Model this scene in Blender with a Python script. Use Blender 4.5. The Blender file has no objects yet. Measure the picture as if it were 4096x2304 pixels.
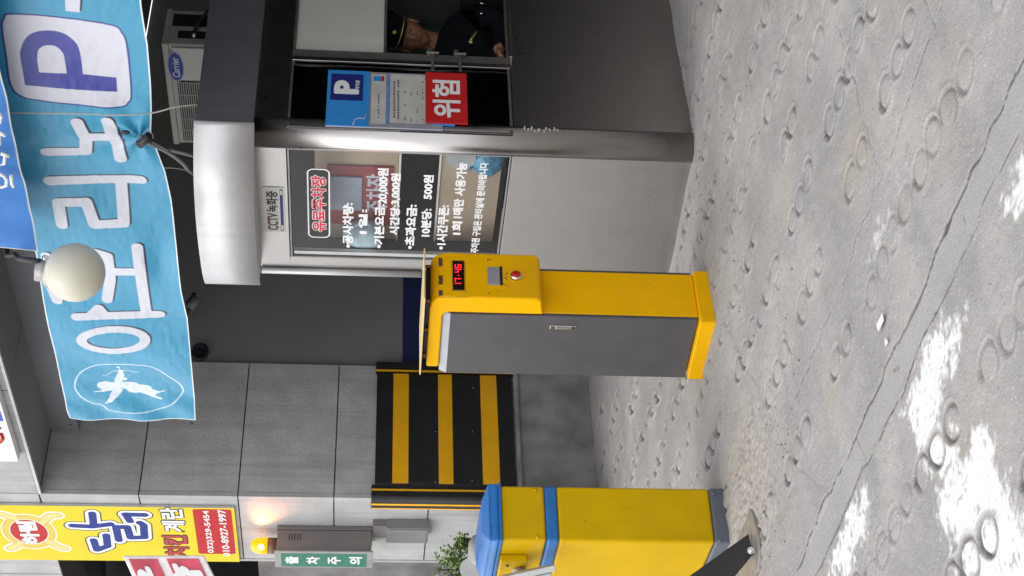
import bpy, bmesh, math, random
import numpy as np
from mathutils import Vector, Matrix
random.seed(7); np.random.seed(7)
scene = bpy.context.scene
col = scene.collection
# ------------------------------------------------------------------ camera
# Site axes: X runs along the facade (towards the street corner), Y runs into the car park, Z is up.
# The origin is the foot of the granite pillar's corner.
FPX, PITCH, ROLL, TURN = 5992.0, 0.09494, 0.0271, math.radians(38.82)
_ax = np.array([[math.sin(TURN), -math.cos(TURN), 0], [math.cos(TURN), math.sin(TURN), 0], [0, 0, 1.0]])
CAM = np.array([8.282, -4.922, 1.5])
_F = _ax @ np.array([0, math.cos(PITCH), -math.sin(PITCH)])
_U0 = np.array([0, math.sin(PITCH), math.cos(PITCH)]); _R0 = np.array([1.0, 0, 0])
_R = _ax @ (math.cos(ROLL)*_R0 + math.sin(ROLL)*_U0)
_U = _ax @ (math.cos(ROLL)*_U0 - math.sin(ROLL)*_R0)
cd = bpy.data.cameras.new("camera"); cam = bpy.data.objects.new("camera", cd); col.objects.link(cam)
cd.sensor_width = 36; cd.lens = FPX/4096*36; cd.clip_start = 0.05; cd.clip_end = 3000
m = Matrix.Identity(4)
for i in range(3):
    m[i][0] = -_U[i]; m[i][1] = _R[i]; m[i][2] = -_F[i]; m[i][3] = CAM[i]
cam.matrix_world = m
scene.camera = cam
# ------------------------------------------------------------------ light: bright overcast from the street side
SUN_EL, SUN_AZ = math.radians(50), math.radians(205)
w = bpy.data.worlds.new("World"); scene.world = w; w.use_nodes = True
nt = w.node_tree; nt.nodes.clear()
sky = nt.nodes.new("ShaderNodeTexSky"); sky.sky_type = 'NISHITA'; sky.sun_disc = False
sky.sun_elevation = SUN_EL; sky.sun_rotation = SUN_AZ; sky.air_density = 1.0; sky.dust_density = 3.0
hs = nt.nodes.new("ShaderNodeHueSaturation"); hs.inputs['Saturation'].default_value = 0.22
bg = nt.nodes.new("ShaderNodeBackground"); bg.inputs['Strength'].default_value = 0.15
wo = nt.nodes.new("ShaderNodeOutputWorld")
ov = nt.nodes.new("ShaderNodeMix"); ov.data_type = 'RGBA'; ov.inputs[0].default_value = .7; ov.inputs[7].default_value = (6.1, 6.2, 6.45, 1)   # cloud layer over the sky
nt.links.new(sky.outputs[0], hs.inputs['Color']); nt.links.new(hs.outputs[0], ov.inputs[6]); nt.links.new(ov.outputs[2], bg.inputs[0]); nt.links.new(bg.outputs[0], wo.inputs[0])
sd = bpy.data.lights.new("sun", 'SUN'); sd.energy = 0.5; sd.angle = math.radians(65); sd.color = (1, .97, .93)
so = bpy.data.objects.new("sun", sd); col.objects.link(so)
sdir = Vector((math.sin(SUN_AZ)*math.cos(SUN_EL), math.cos(SUN_AZ)*math.cos(SUN_EL), math.sin(SUN_EL)))
so.rotation_euler = sdir.to_track_quat('Z', 'Y').to_euler()
vs = scene.view_settings; vs.view_transform = 'Standard'; vs.look = 'None'; vs.gamma = 1; vs.use_curve_mapping = False
vs.exposure = 0.92
scene.cycles.max_bounces = 8
# ------------------------------------------------------------------ helpers
def ray(x, y): return _F - _U*((x-2048)/FPX) - _R*((y-1152)/FPX)
def P(x, y, **k):
    """the point of the plane X=.., Y=.. or Z=.. that the photograph shows at (x, y)"""
    d = ray(x, y); a, v = list(k.items())[0]; i = 'XYZ'.index(a)
    return CAM + d*((v-CAM[i])/d[i])
def D(x, y, dist): return CAM + ray(x, y)*dist

def tag(o, label=None, cat=None, group=None, kind=None):
    if label: o['label'] = label
    if cat: o['category'] = cat
    if group: o['group'] = group
    if kind: o['kind'] = kind
    return o
def thing(name, label, cat, loc=(0, 0, 0), group=None):
    o = bpy.data.objects.new(name, None); o.empty_display_size = .1; col.objects.link(o); o.location = Vector(loc)
    return tag(o, label, cat, group)
def base_of(p):
    v = Vector((0, 0, 0))
    while p is not None: v += p.location; p = p.parent
    return v
class B:
    def __init__(s): s.v = []; s.f = []; s.mi = []; s.k = 0; s.sm = []
    def add(s, vs_, fs, smooth=False):
        n = len(s.v); s.v += [tuple(map(float, q)) for q in vs_]
        for f_ in fs: s.f.append([n+i for i in f_]); s.mi.append(s.k); s.sm.append(smooth)
        return s
    def box(s, x0, x1, y0, y1, z0, z1):
        if x0 > x1: x0, x1 = x1, x0
        if y0 > y1: y0, y1 = y1, y0
        if z0 > z1: z0, z1 = z1, z0
        return s.add([(x0,y0,z0),(x1,y0,z0),(x1,y1,z0),(x0,y1,z0),(x0,y0,z1),(x1,y0,z1),(x1,y1,z1),(x0,y1,z1)],
              [(0,3,2,1),(4,5,6,7),(0,1,5,4),(1,2,6,5),(2,3,7,6),(3,0,4,7)])
    def frame(s, o, ux, uy, uz, x0, x1, y0, y1, z0, z1):
        o, ux, uy, uz = map(lambda q: np.array(q, float), (o, ux, uy, uz))
        vs_ = [o+ux*a+uy*b+uz*c for c in (z0, z1) for a, b in ((x0, y0), (x1, y0), (x1, y1), (x0, y1))]
        return s.add(vs_, [(0,3,2,1),(4,5,6,7),(0,1,5,4),(1,2,6,5),(2,3,7,6),(3,0,4,7)])
    def prism(s, poly, z0, z1, smooth=False):
        n = len(poly)
        vs_ = [(x, y, z0) for x, y in poly]+[(x, y, z1) for x, y in poly]
        s.add(vs_, [list(range(n))[::-1], list(range(n, 2*n))])
        return s.add(vs_, [(i, (i+1) % n, n+(i+1) % n, n+i) for i in range(n)], smooth)
    def loft(s, rings, cap=True, smooth=True):
        n = len(rings[0]); vs_ = [p for r_ in rings for p in r_]; fs = []
        for j in range(len(rings)-1):
            for i in range(n): fs.append((j*n+i, j*n+(i+1) % n, (j+1)*n+(i+1) % n, (j+1)*n+i))
        s.add(vs_, fs, smooth)
        if cap:
            s.add(rings[0], [list(range(n))[::-1]]); s.add(rings[-1], [list(range(n))])
        return s
    def cyl(s, p0, p1, r, r1=None, n=16, smooth=True):
        p0 = Vector(p0); p1 = Vector(p1); d = (p1-p0).normalized(); r1 = r if r1 is None else r1
        a = d.orthogonal().normalized(); b = d.cross(a)
        R_ = []
        for p, q in ((p0, r), (p1, r1)):
            R_.append([p+(a*math.cos(2*math.pi*i/n)+b*math.sin(2*math.pi*i/n))*q for i in range(n)])
        return s.loft(R_, True, smooth)
    def tube(s, pts, r, n=8):
        pts = [Vector(p) for p in pts]; R_ = []; a = None
        for i, p in enumerate(pts):
            d = (pts[min(i+1, len(pts)-1)]-pts[max(i-1, 0)]).normalized()
            if a is None: a = d.orthogonal().normalized()
            a = (a-d*a.dot(d)).normalized(); b = d.cross(a); rr = r[i] if isinstance(r, (list, tuple)) else r
            R_.append([p+(a*math.cos(2*math.pi*k/n)+b*math.sin(2*math.pi*k/n))*rr for k in range(n)])
        return s.loft(R_)
    def lathe(s, c, prof, n=24, axis=(0, 0, 1)):
        c = Vector(c); d = Vector(axis).normalized(); a = d.orthogonal().normalized(); b = d.cross(a)
        return s.loft([[c+d*h+(a*math.cos(2*math.pi*k/n)+b*math.sin(2*math.pi*k/n))*max(r, 1e-4) for k in range(n)] for r, h in prof])
    def sphere(s, c, r, n=20, sc=(1, 1, 1)):
        R_ = []
        for j in range(n//2+1):
            t = -math.pi/2+math.pi*j/(n//2); rr = max(math.cos(t), 1e-3)
            R_.append([(c[0]+r*sc[0]*rr*math.cos(2*math.pi*k/n), c[1]+r*sc[1]*rr*math.sin(2*math.pi*k/n), c[2]+r*sc[2]*math.sin(t)) for k in range(n)])
        return s.loft(R_)
    def quad(s, a, b, c, d): return s.add([a, b, c, d], [(0, 1, 2, 3)])
    def obj(s, name, mats, parent=None, bevel=0, seg=2, label=None, kind=None):
        off = base_of(parent)
        if not isinstance(mats, (list, tuple)): mats = [mats]
        if parent is None:
            xs = np.array(s.v); off = Vector(((xs[:, 0].min()+xs[:, 0].max())/2, (xs[:, 1].min()+xs[:, 1].max())/2, xs[:, 2].min()))
        me = bpy.data.meshes.new(name)
        me.from_pydata([tuple(Vector(v)-off) for v in s.v], [], s.f)
        for m_ in mats: me.materials.append(m_)
        me.polygons.foreach_set('material_index', s.mi); me.polygons.foreach_set('use_smooth', s.sm)
        bm = bmesh.new(); bm.from_mesh(me); bmesh.ops.remove_doubles(bm, verts=bm.verts, dist=1e-5)
        bmesh.ops.recalc_face_normals(bm, faces=bm.faces); bm.to_mesh(me); bm.free(); me.update()
        o = bpy.data.objects.new(name, me); col.objects.link(o)
        if parent is None: o.location = off
        else: o.parent = parent
        if bevel:
            md = o.modifiers.new('bevel', 'BEVEL'); md.width = bevel; md.segments = seg; md.limit_method = 'ANGLE'; md.angle_limit = .6
            me.polygons.foreach_set('use_smooth', [True]*len(me.polygons)); md.harden_normals = True
        if label: o['label'] = label
        if kind: o['kind'] = kind
        return o
# ------------------------------------------------------------------ materials (all procedural)
def mat(name, c, rough=.6, metal=0, var=.12, vs_=6, bump=.0, bs=200, streak=0, speck=0, spec=.5, emit=0, grime=0, rvar=.0, coat=0, orand=0, chips=0):
    m_ = bpy.data.materials.new(name); m_.use_nodes = True; t = m_.node_tree; N = t.nodes; L = t.links
    bs_ = N['Principled BSDF']; bs_.inputs['Roughness'].default_value = rough; bs_.inputs['Metallic'].default_value = metal
    bs_.inputs['Specular IOR Level'].default_value = spec; bs_.inputs['Coat Weight'].default_value = coat
    tc = N.new('ShaderNodeTexCoord'); co = tc.outputs['Object']
    def noise(scale, det=4, sc=None):
        n = N.new('ShaderNodeTexNoise'); n.inputs['Scale'].default_value = scale; n.inputs['Detail'].default_value = det
        if sc:
            mp = N.new('ShaderNodeMapping'); mp.inputs['Scale'].default_value = sc; L.new(co, mp.inputs[0]); L.new(mp.outputs[0], n.inputs['Vector'])
        else: L.new(co, n.inputs['Vector'])
        return n.outputs['Fac']
    def mix(fac, a, b, f0=.35, f1=.65, mx=1):
        r_ = N.new('ShaderNodeMapRange'); r_.inputs[1].default_value = f0; r_.inputs[2].default_value = f1; r_.inputs[4].default_value = mx
        L.new(fac, r_.inputs[0]); q = N.new('ShaderNodeMix'); q.data_type = 'RGBA'; L.new(r_.outputs[0], q.inputs[0])
        for v_, i in ((a, 6), (b, 7)):
            if isinstance(v_, tuple): q.inputs[i].default_value = (*v_, 1)
            else: L.new(v_, q.inputs[i])
        return q.outputs[2]
    c = tuple(c); hi = tuple(min(1, x*(1+var)) for x in c); lo = tuple(x*(1-var) for x in c)
    out = mix(noise(vs_, 5), lo, hi)
    if speck:
        out = mix(noise(260, 2), out, tuple(x*(1+speck) for x in c), .55, .75)
        out = mix(noise(190, 2, (1, 1, 1.1)), out, tuple(x*(1-speck) for x in c), .58, .75)
    if streak: out = mix(noise(1.0, 5, (14, 14, .8)), out, tuple(x*(1-streak) for x in c), .5, .75)
    if chips:
        out = mix(noise(7, 3, (1, 1, .5)), out, tuple(x*.86 for x in c), .5, .75, .6)
        out = mix(noise(48, 9), out, (.16, .11, .07), .715, .735, chips)
        out = mix(noise(30, 6, (3, 3, .12)), out, tuple(x*.85+.01 for x in c), .62, .72, chips)
    if grime: out = mix(noise(3.1, 8), out, (.09, .075, .06), .52, .85, grime)
    if orand:
        oi = N.new('ShaderNodeObjectInfo'); r_ = N.new('ShaderNodeMapRange'); r_.inputs[3].default_value = 1-orand; r_.inputs[4].default_value = 1+orand; L.new(oi.outputs['Random'], r_.inputs[0])
        q = N.new('ShaderNodeMix'); q.data_type = 'RGBA'; q.blend_type = 'MULTIPLY'; q.inputs[0].default_value = 1; L.new(out, q.inputs[6]); L.new(r_.outputs[0], q.inputs[7]); out = q.outputs[2]
    L.new(out, bs_.inputs['Base Color'])
    if rvar:
        r_ = N.new('ShaderNodeMapRange'); L.new(noise(18, 6), r_.inputs[0]); r_.inputs[1].default_value = .3; r_.inputs[2].default_value = .7
        r_.inputs[3].default_value = rough-rvar; r_.inputs[4].default_value = rough+rvar; L.new(r_.outputs[0], bs_.inputs['Roughness'])
    if bump:
        b_ = N.new('ShaderNodeBump'); b_.inputs['Strength'].default_value = bump; b_.inputs['Distance'].default_value = .004
        L.new(noise(bs, 5), b_.inputs['Height']); L.new(b_.outputs[0], bs_.inputs['Normal'])
    if emit:
        bs_.inputs['Emission Color'].default_value = (*c, 1); bs_.inputs['Emission Strength'].default_value = emit
    return m_
def sdfmat(name, base, layers, rough=.45, folds=False, spec=.5):
    """flat print: each layer is an outline distance stored on the mesh, thresholded to an edge"""
    m_ = mat(name, base, rough, var=.05, vs_=3, spec=spec, rvar=.06); t = m_.node_tree; N = t.nodes; L = t.links
    bs_ = N['Principled BSDF']; cur = bs_.inputs['Base Color'].links[0].from_socket
    for attr, off, c, soft in layers:
        a = N.new('ShaderNodeAttribute'); a.attribute_name = attr
        r_ = N.new('ShaderNodeMapRange'); r_.inputs[1].default_value = off+soft; r_.inputs[2].default_value = off-soft
        L.new(a.outputs['Fac'], r_.inputs[0]); q = N.new('ShaderNodeMix'); q.data_type = 'RGBA'
        L.new(r_.outputs[0], q.inputs[0]); L.new(cur, q.inputs[6]); q.inputs[7].default_value = (*c, 1); cur = q.outputs[2]
    L.new(cur, bs_.inputs['Base Color'])
    return m_
def glassmat(name, tint=(1, 1, 1), refl=.08):
    m_ = bpy.data.materials.new(name); m_.use_nodes = True; t = m_.node_tree; N = t.nodes; N.clear(); L = t.links
    o = N.new('ShaderNodeOutputMaterial'); g = N.new('ShaderNodeBsdfGlossy'); g.inputs['Roughness'].default_value = .02
    tr = N.new('ShaderNodeBsdfTransparent'); tr.inputs[0].default_value = (*tint, 1)
    lw = N.new('ShaderNodeLayerWeight'); lw.inputs[0].default_value = .5; mx = N.new('ShaderNodeMixShader')
    pw = N.new('ShaderNodeMath'); pw.operation = 'POWER'; pw.inputs[1].default_value = 4; L.new(lw.outputs['Facing'], pw.inputs[0])
    mu = N.new('ShaderNodeMath'); mu.operation = 'MULTIPLY_ADD'; mu.inputs[1].default_value = .9; mu.inputs[2].default_value = refl*.6; L.new(pw.outputs[0], mu.inputs[0])
    L.new(mu.outputs[0], mx.inputs[0]); L.new(tr.outputs[0], mx.inputs[1]); L.new(g.outputs[0], mx.inputs[2]); L.new(mx.outputs[0], o.inputs[0])
    return m_
YEL = mat('yellow_paint', (.86, .45, .0), .38, var=.05, vs_=4, rvar=.06, grime=.10, bump=.03, bs=120, spec=.14, chips=.45)
YEL2 = mat('barrier_yellow_paint', (.62, .385, .0), .42, var=.05, vs_=5, rvar=.07, grime=.10, bump=.03, bs=120, spec=.14, chips=.45)
STY = mat('guard_yellow', (.95, .47, .0), .7, var=.06, bump=.1, bs=90, grime=.1)
STK = mat('guard_black', (.018, .018, .02), .55, var=.2, bump=.1, bs=90)
GREY = mat('grey_powder_coat', (.078, .076, .080), .5, var=.08, vs_=8, bump=.12, bs=260, rvar=.05, chips=.35)
GREYL = mat('pale_grey_lip', (.36, .38, .42), .45, var=.1)
BLUE = mat('blue_paint', (.018, .15, .45), .32, var=.08, vs_=7, chips=.5, grime=.08, rvar=.06)
BGREY = mat('slate_grey_paint', (.10, .115, .14), .5, var=.1, grime=.15, bump=.06, bs=150)
BLK = mat('black_plastic', (.012, .012, .013), .5, var=.2)
BLKM = mat('black_steel', (.022, .02, .02), .6, var=.2, bump=.1, bs=150, grime=.1)
STEEL = mat('booth_steel', (.42, .40, .385), .29, metal=1.0, var=.025, vs_=1.5, rvar=.02, streak=.03)
ALU = mat('brushed_aluminium', (.52, .52, .52), .5, metal=.5, var=.05, vs_=5, streak=.08, rvar=.05, grime=.1)
CHR = mat('chrome', (.75, .75, .76), .18, metal=1, var=.05)
ZINC = mat('galvanised_steel', (.38, .36, .34), .5, metal=.6, var=.2, vs_=25, grime=.3)
GRAN = mat('flamed_granite', (.43, .43, .425), .8, var=.12, vs_=5, speck=.3, bump=.7, bs=60, streak=.2, orand=.07, grime=.12)
GRANS = mat('granite_side', (.46, .46, .47), .85, var=.12, vs_=5, speck=.3, bump=1.0, bs=45, streak=.24, orand=.08, grime=.15)  # same granite as the street side, colour lifted against the passage shade
JOINT = mat('joint_sealant', (.07, .06, .055), .8)
CONC = mat('base_concrete', (.28, .28, .275), .9, var=.25, vs_=5, bump=.5, bs=60, grime=.3)
ROUGHC = mat('rough_concrete', (.16, .155, .15), .95, var=.3, vs_=4, bump=1, bs=30, grime=.5)
INNER = mat('inner_wall_grey_paint', (.25, .25, .25), .75, var=.06, vs_=1.2, bump=.12, bs=60)
NAVY = mat('navy_paint', (.02, .03, .11), .6, var=.1)
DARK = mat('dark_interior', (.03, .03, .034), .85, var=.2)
SOFF = mat('soffit_panel', (.23, .24, .255), .7, var=.06, vs_=2, bump=.15, bs=80)
WHT = mat('white_print', (.75, .75, .75), .5, var=.02)
WHT2 = mat('off_white_plastic', (.62, .62, .58), .5, var=.05, grime=.1)
RED = mat('red_print', (.50, .012, .014), .5, var=.04)
REDT = mat('red_letter', (.45, .012, .016), .5, var=.05)
NVP = mat('navy_print', (.012, .02, .16), .5, var=.04)
SKYB = mat('blue_print', (.03, .24, .62), .45, var=.05)
BLKP = mat('black_print', (.02, .02, .022), .55, var=.1)
GLASS = glassmat('window_glass')
LED = mat('red_digit', (1, .02, .03), .5, emit=.75, var=0)
AMB = mat('amber_lens', (1, .30, .0), .2, emit=.8, var=.0)
AMBH = mat('amber_bulb', (1, .6, .12), .2, emit=5, var=0)

# ------------------------------------------------------------------ lettering
_fc = {}
def text_mesh(s, bold, outline_only=False):
    k = (s, bold)
    if k not in _fc:
        cu = bpy.data.curves.new('t', 'FONT'); cu.body = s; cu.size = 1; cu.offset = bold; cu.resolution_u = 3
        o = bpy.data.objects.new('t', cu); col.objects.link(o)
        dg = bpy.context.evaluated_depsgraph_get(); me = bpy.data.meshes.new_from_object(o.evaluated_get(dg))
        v = np.array([tuple(p.co)[:2] for p in me.vertices]); f_ = [tuple(p.vertices) for p in me.polygons]
        bpy.data.objects.remove(o); bpy.data.curves.remove(cu); bpy.data.meshes.remove(me)
        _fc[k] = (v, f_)
    return _fc[k]
def text_on(name, s, o, ux, uy, W, Hh, m_, parent, bold=.02, lift=.0, grow=0, label=None, box=None):
    """flat print of s in the rectangle from o along ux (width W) and uy (height Hh)"""
    base = min(bold, .02); v, f_ = text_mesh(s, base); ex = bold-base; mn = v.min(0)-(bold-grow-base); mx = v.max(0)+(bold-grow-base)
    o, ux, uy = (np.array(q, float) for q in (o, ux, uy)); n = np.cross(ux, uy); b = B()
    sh = [(0, 0)] if ex <= 0 else [(0, 0)]+[(ex*k*math.cos(a_), ex*k*math.sin(a_)) for k in ((1,) if ex < .04 else (.5, 1)) for a_ in np.arange(0, 6.2, math.pi/4)]
    for k, d_ in enumerate(sh):
        q = (v+np.array(d_)-mn)/(mx-mn); b.add([o+ux*(a*W)+uy*(c*Hh)+n*(lift-k*.00005) for a, c in q], f_)
    return b.obj(name, m_, parent, label=label)
def tpxY(s, xt, xb, yl, yr, Y, m_, parent, off=(1100, 550), sc=.41545, name='lettering', **k):
    xt, xb = off[0]+xt*sc, off[0]+xb*sc; yl, yr = off[1]+yl*sc, off[1]+yr*sc; ym = (yl+yr)/2; xm = (xt+xb)/2
    zt, zb = P(xt, ym, Y=Y)[2], P(xb, ym, Y=Y)[2]; xl, xr = P(xm, yl, Y=Y)[0], P(xm, yr, Y=Y)[0]
    return text_on(name, s, (xl, Y, zb), (1, 0, 0), (0, 0, 1), xr-xl, zt-zb, m_, parent, **k)
def tpxX(s, xt, xb, yl, yr, X, m_, parent, off=(1150, 0), sc=1/2.415, name='lettering', **k):
    xt, xb = off[0]+xt*sc, off[0]+xb*sc; yl, yr = off[1]+yl*sc, off[1]+yr*sc; ym = (yl+yr)/2; xm = (xt+xb)/2
    zt, zb = P(xt, ym, X=X)[2], P(xb, ym, X=X)[2]; a, b = P(xm, yl, X=X)[1], P(xm, yr, X=X)[1]
    return text_on(name, s, (X, a, zb), (0, 1, 0), (0, 0, 1), b-a, zt-zb, m_, parent, **k)
# ------------------------------------------------------------------ outline distances
def d_line(p, pts):
    d = np.full(len(p), 9.)
    for a, b in zip(pts[:-1], pts[1:]):
        a = np.array(a); b = np.array(b); ab = b-a; t = np.clip(((p-a)@ab)/max(ab@ab, 1e-12), 0, 1)
        d = np.minimum(d, np.linalg.norm(p-a-t[:, None]*ab, axis=1))
    return d
def d_poly(p, pts):
    pts = [np.array(q, float) for q in pts]; d = d_line(p, pts+[pts[0]]); ins = np.zeros(len(p), bool)
    for a, b in zip(pts, pts[1:]+[pts[0]]):
        c = (a[1] > p[:, 1]) != (b[1] > p[:, 1])
        with np.errstate(divide='ignore', invalid='ignore'):
            xx = (b[0]-a[0])*(p[:, 1]-a[1])/(b[1]-a[1])+a[0]
        ins ^= c & (p[:, 0] < xx)
    return np.where(ins, -d, d)
def smooth_closed(pts, n=6):
    pts = np.array(pts, float); out = []
    N_ = len(pts)
    for i in range(N_):
        p0, p1, p2, p3 = pts[i-1], pts[i], pts[(i+1) % N_], pts[(i+2) % N_]
        for k in range(n):
            t = k/n; out.append(.5*((2*p1)+(-p0+p2)*t+(2*p0-5*p1+4*p2-p3)*t*t+(-p0+3*p1-3*p2+p3)*t**3))
    return out
def vnoise(x, y, s, seed=0):
    rs = np.random.RandomState(seed); g = rs.rand(256, 256)
    x = x*s+500; y = y*s+500; xi = np.floor(x).astype(int); yi = np.floor(y).astype(int); fx = x-xi; fy = y-yi
    fx = fx*fx*(3-2*fx); fy = fy*fy*(3-2*fy); a = g[xi % 256, yi % 256]; b = g[(xi+1) % 256, yi % 256]; c = g[xi % 256, (yi+1) % 256]; d = g[(xi+1) % 256, (yi+1) % 256]
    return (a*(1-fx)+b*fx)*(1-fy)+(c*(1-fx)+d*fx)*fy
def grid_obj(name, PX, m_, attrs, parent=None, kind=None, smooth=True, thick=0):
    """PX: (nu, nv, 3) points"""
    nu, nv = PX.shape[:2]; off = np.array(base_of(parent)); me = bpy.data.meshes.new(name); V = (PX-off).reshape(-1, 3)
    i = np.arange(nu*nv).reshape(nu, nv); q = np.stack([i[:-1, :-1], i[1:, :-1], i[1:, 1:], i[:-1, 1:]], -1).reshape(-1, 4)
    me.vertices.add(len(V)); me.vertices.foreach_set('co', V.ravel()); me.loops.add(q.size); me.loops.foreach_set('vertex_index', q.ravel())
    me.polygons.add(len(q)); me.polygons.foreach_set('loop_start', np.arange(0, q.size, 4)); me.polygons.foreach_set('loop_total', np.full(len(q), 4))
    me.polygons.foreach_set('use_smooth', np.full(len(q), smooth)); me.update(calc_edges=True); me.validate()
    for k, a in attrs.items():
        at = me.attributes.new(k, 'FLOAT', 'POINT'); at.data.foreach_set('value', a.astype(np.float32).ravel())
    me.materials.append(m_); o = bpy.data.objects.new(name, me); col.objects.link(o)
    if parent: o.parent = parent
    if kind: o['kind'] = kind
    if thick:
        md = o.modifiers.new('solid', 'SOLIDIFY'); md.thickness = thick
    return o

# ================================================================== GROUND
def axis(parts):
    out = []
    for a, b, st in parts: out += list(np.arange(a, b-1e-6, st))
    return np.array(out+[parts[-1][1]])
gx = axis([(-900, -100, 200), (-100, -10, 15), (-10, -1, .5), (-1, .4, .05), (.4, 3.1, .011), (3.1, 6.5, .0068), (6.5, 9, .1), (9, 30, 3), (30, 130, 20), (130, 930, 200)])
gy = axis([(-900, -100, 200), (-100, -10, 15), (-10, -4.4, .4), (-4.4, -3.4, .02), (-3.4, .2, .0068), (.2, 1.4, .012), (1.4, 9, .2), (9, 30, 3), (30, 130, 20), (130, 930, 200)])
GX, GY = np.meshgrid(gx, gy, indexing='ij'); gxf = GX.ravel(); gyf = GY.ravel()
near = (gxf > -.5) & (gxf < 7) & (gyf > -4.4) & (gyf < 2.5)
h = np.zeros_like(gxf); wob = lambda s, k: (vnoise(gxf, gyf, s, k)-.5)
h += np.where(near, wob(1.3, 1)*.012+wob(4, 2)*.008+wob(11, 3)*.0045+wob(30, 4)*.0026+wob(75, 5)*.0016, 0)
# the lane dips a little along the booth's street side
h -= .040*np.exp(-((gxf-2.35)/.62)**2-((gyf+.15)/.5)**2)
rd = np.random.RandomState(3)
rows = [0.45, 0.12, -.17, -.5, -.83, -1.12, -1.43, -1.75, -2.14, -2.84, -3.18, -3.52, -3.86]
groove_dark = np.zeros_like(gxf); band = np.zeros_like(gxf); wx = wob(7, 8)*.02; wy = wob(7, 9)*.02
for ri, ry in enumerate(rows):
    ph = 4.42+(.0 if ri % 2 else .04)+rd.uniform(-.03, .03)+(.655 if ry < -2.5 else 0)
    for n in range(-10, 6):
        c0 = ph+n*.515
        if c0 < .3 or c0 > 6.6: continue
        worn = rd.uniform(.45, 1.15)*(1.5 if c0 < 3.2 else 1)
        for j in range(3 if rd.rand() < .6 else 4):
            cx, cy = c0+(j-1)*.122+rd.uniform(-.006, .006), ry+rd.uniform(-.008, .008)+(j-1)*.004
            if rd.rand() < .07: continue
            sel = (np.abs(gxf-cx) < .12) & (np.abs(gyf-cy) < .12)
            dx = gxf[sel]-cx+wx[sel]; dy = gyf[sel]-cy+wy[sel]; r_ = np.hypot(dx*.95, dy); an = np.arctan2(dy, dx)
            fade = np.clip(.8+.5*np.sin(an*1+rd.uniform(0, 6.3))+.35*np.sin(2*an+rd.uniform(0, 6)), .12, 1)*worn
            R0_ = rd.uniform(.046, .053)
            wd_ = .0085 if cx < 3.2 else .0052
            h[sel] -= .0125*np.exp(-((r_-R0_)/wd_)**2)*fade
            band[sel] = np.maximum(band[sel], np.exp(-((r_-R0_-.004)/.011)**4))
            h[sel] += .0065*np.exp(-((r_-R0_-.014)/.006)**2)*fade
            h[sel] += .004*(r_ < R0_)*worn*(1-np.exp(-((r_-R0_)/.01)**2))
            groove_dark[sel] = np.maximum(groove_dark[sel], 1.0*np.exp(-((r_-R0_)/.0062)**2)*fade)
            if j == 0:
                pit = np.exp(-(((dx+.058)/.013)**2+((dy-.012)/.010)**2)); h[sel] -= .011*pit*worn; groove_dark[sel] = np.maximum(groove_dark[sel], pit*worn)
                L_ = np.exp(-((dy)/.006)**2)*((dx < -.045) & (dx > -.045-rd.uniform(.02, .06)))
                h[sel] -= .007*L_*worn; groove_dark[sel] = np.maximum(groove_dark[sel], .8*L_*worn)
p2 = np.stack([gxf, gyf], 1); crack = np.zeros_like(gxf)
CR = [[(5.1,-1.22),(5.12,-1.44),(5.11,-1.66),(5.14,-1.93)], [(5.9,-1.86),(5.77,-1.87),(5.6,-1.89),(5.34,-1.91),(5.14,-1.93),(4.97,-1.93),(4.71,-1.97),(4.36,-1.96),(4.02,-1.97)],
      [(5.68,-1.77),(5.69,-1.92)], [(5.53,-2.42),(5.54,-2.51),(5.39,-2.53)], [(5.54,-2.51),(5.67,-2.5),(5.9,-2.5)], [(3.07,-.1),(3.14,-.48),(3.24,-.78)],
      [(3.36,-1.14),(3.46,-1.3),(3.5,-1.42),(3.58,-1.53),(3.66,-1.7),(3.72,-1.8),(3.78,-1.97),(3.85,-2.09),(4.01,-2.25),(4.19,-2.45)],
      [(4.06,-1.49),(4.06,-1.73),(4.07,-2.01)], [(4.52,-2.44),(4.55,-2.55)], [(4.66,-2.84),(4.41,-2.83)], [(5.39,-2.53),(5.23,-2.52)]]
BIG = [[(6.6,-2.36),(6.03,-2.37),(5.77,-2.38),(5.56,-2.38),(5.22,-2.42),(4.86,-2.425),(4.52,-2.44),(4.2,-2.45),(3.77,-2.48),(3.2,-2.5),(2,-2.5)],
       [(5.3,-2.525),(5.23,-2.525),(4.9,-2.555),(4.53,-2.56),(3.92,-2.6),(3.2,-2.62),(2,-2.63)]]
ns = near & (gxf > 1.9)
pj_ = p2[ns]+np.stack([wob(14, 21)[ns]*.03, wob(14, 22)[ns]*.03], 1)
for c_ in CR:
    d = d_line(pj_, c_); a = np.clip(1-d/.0042, 0, 1); h[ns] -= .004*a; crack[ns] = np.maximum(crack[ns], a*.8)
for c_ in BIG:
    d = d_line(pj_, c_); a = np.clip(1-d/(.0032+.0045*vnoise(pj_[:, 0], pj_[:, 1], 18, 77)), 0, 1); h[ns] -= .006*a; crack[ns] = np.maximum(crack[ns], np.clip(a*1.5, 0, 1))
# smooth drain strip along the kerb line
top = np.interp(gxf, [2, 3.2, 3.77, 4.52, 5.22, 5.56, 6.6], [-2.5, -2.5, -2.48, -2.44, -2.42, -2.38, -2.36]); bot = np.interp(gxf, [2, 3.92, 4.53, 5.3, 6.6], [-2.63, -2.6, -2.56, -2.525, -2.5])
strip = np.clip(np.minimum(top-gyf, gyf-bot)/.012+.5, 0, 1)*near; h = h*(1-strip*.8)-.004*strip
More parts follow.
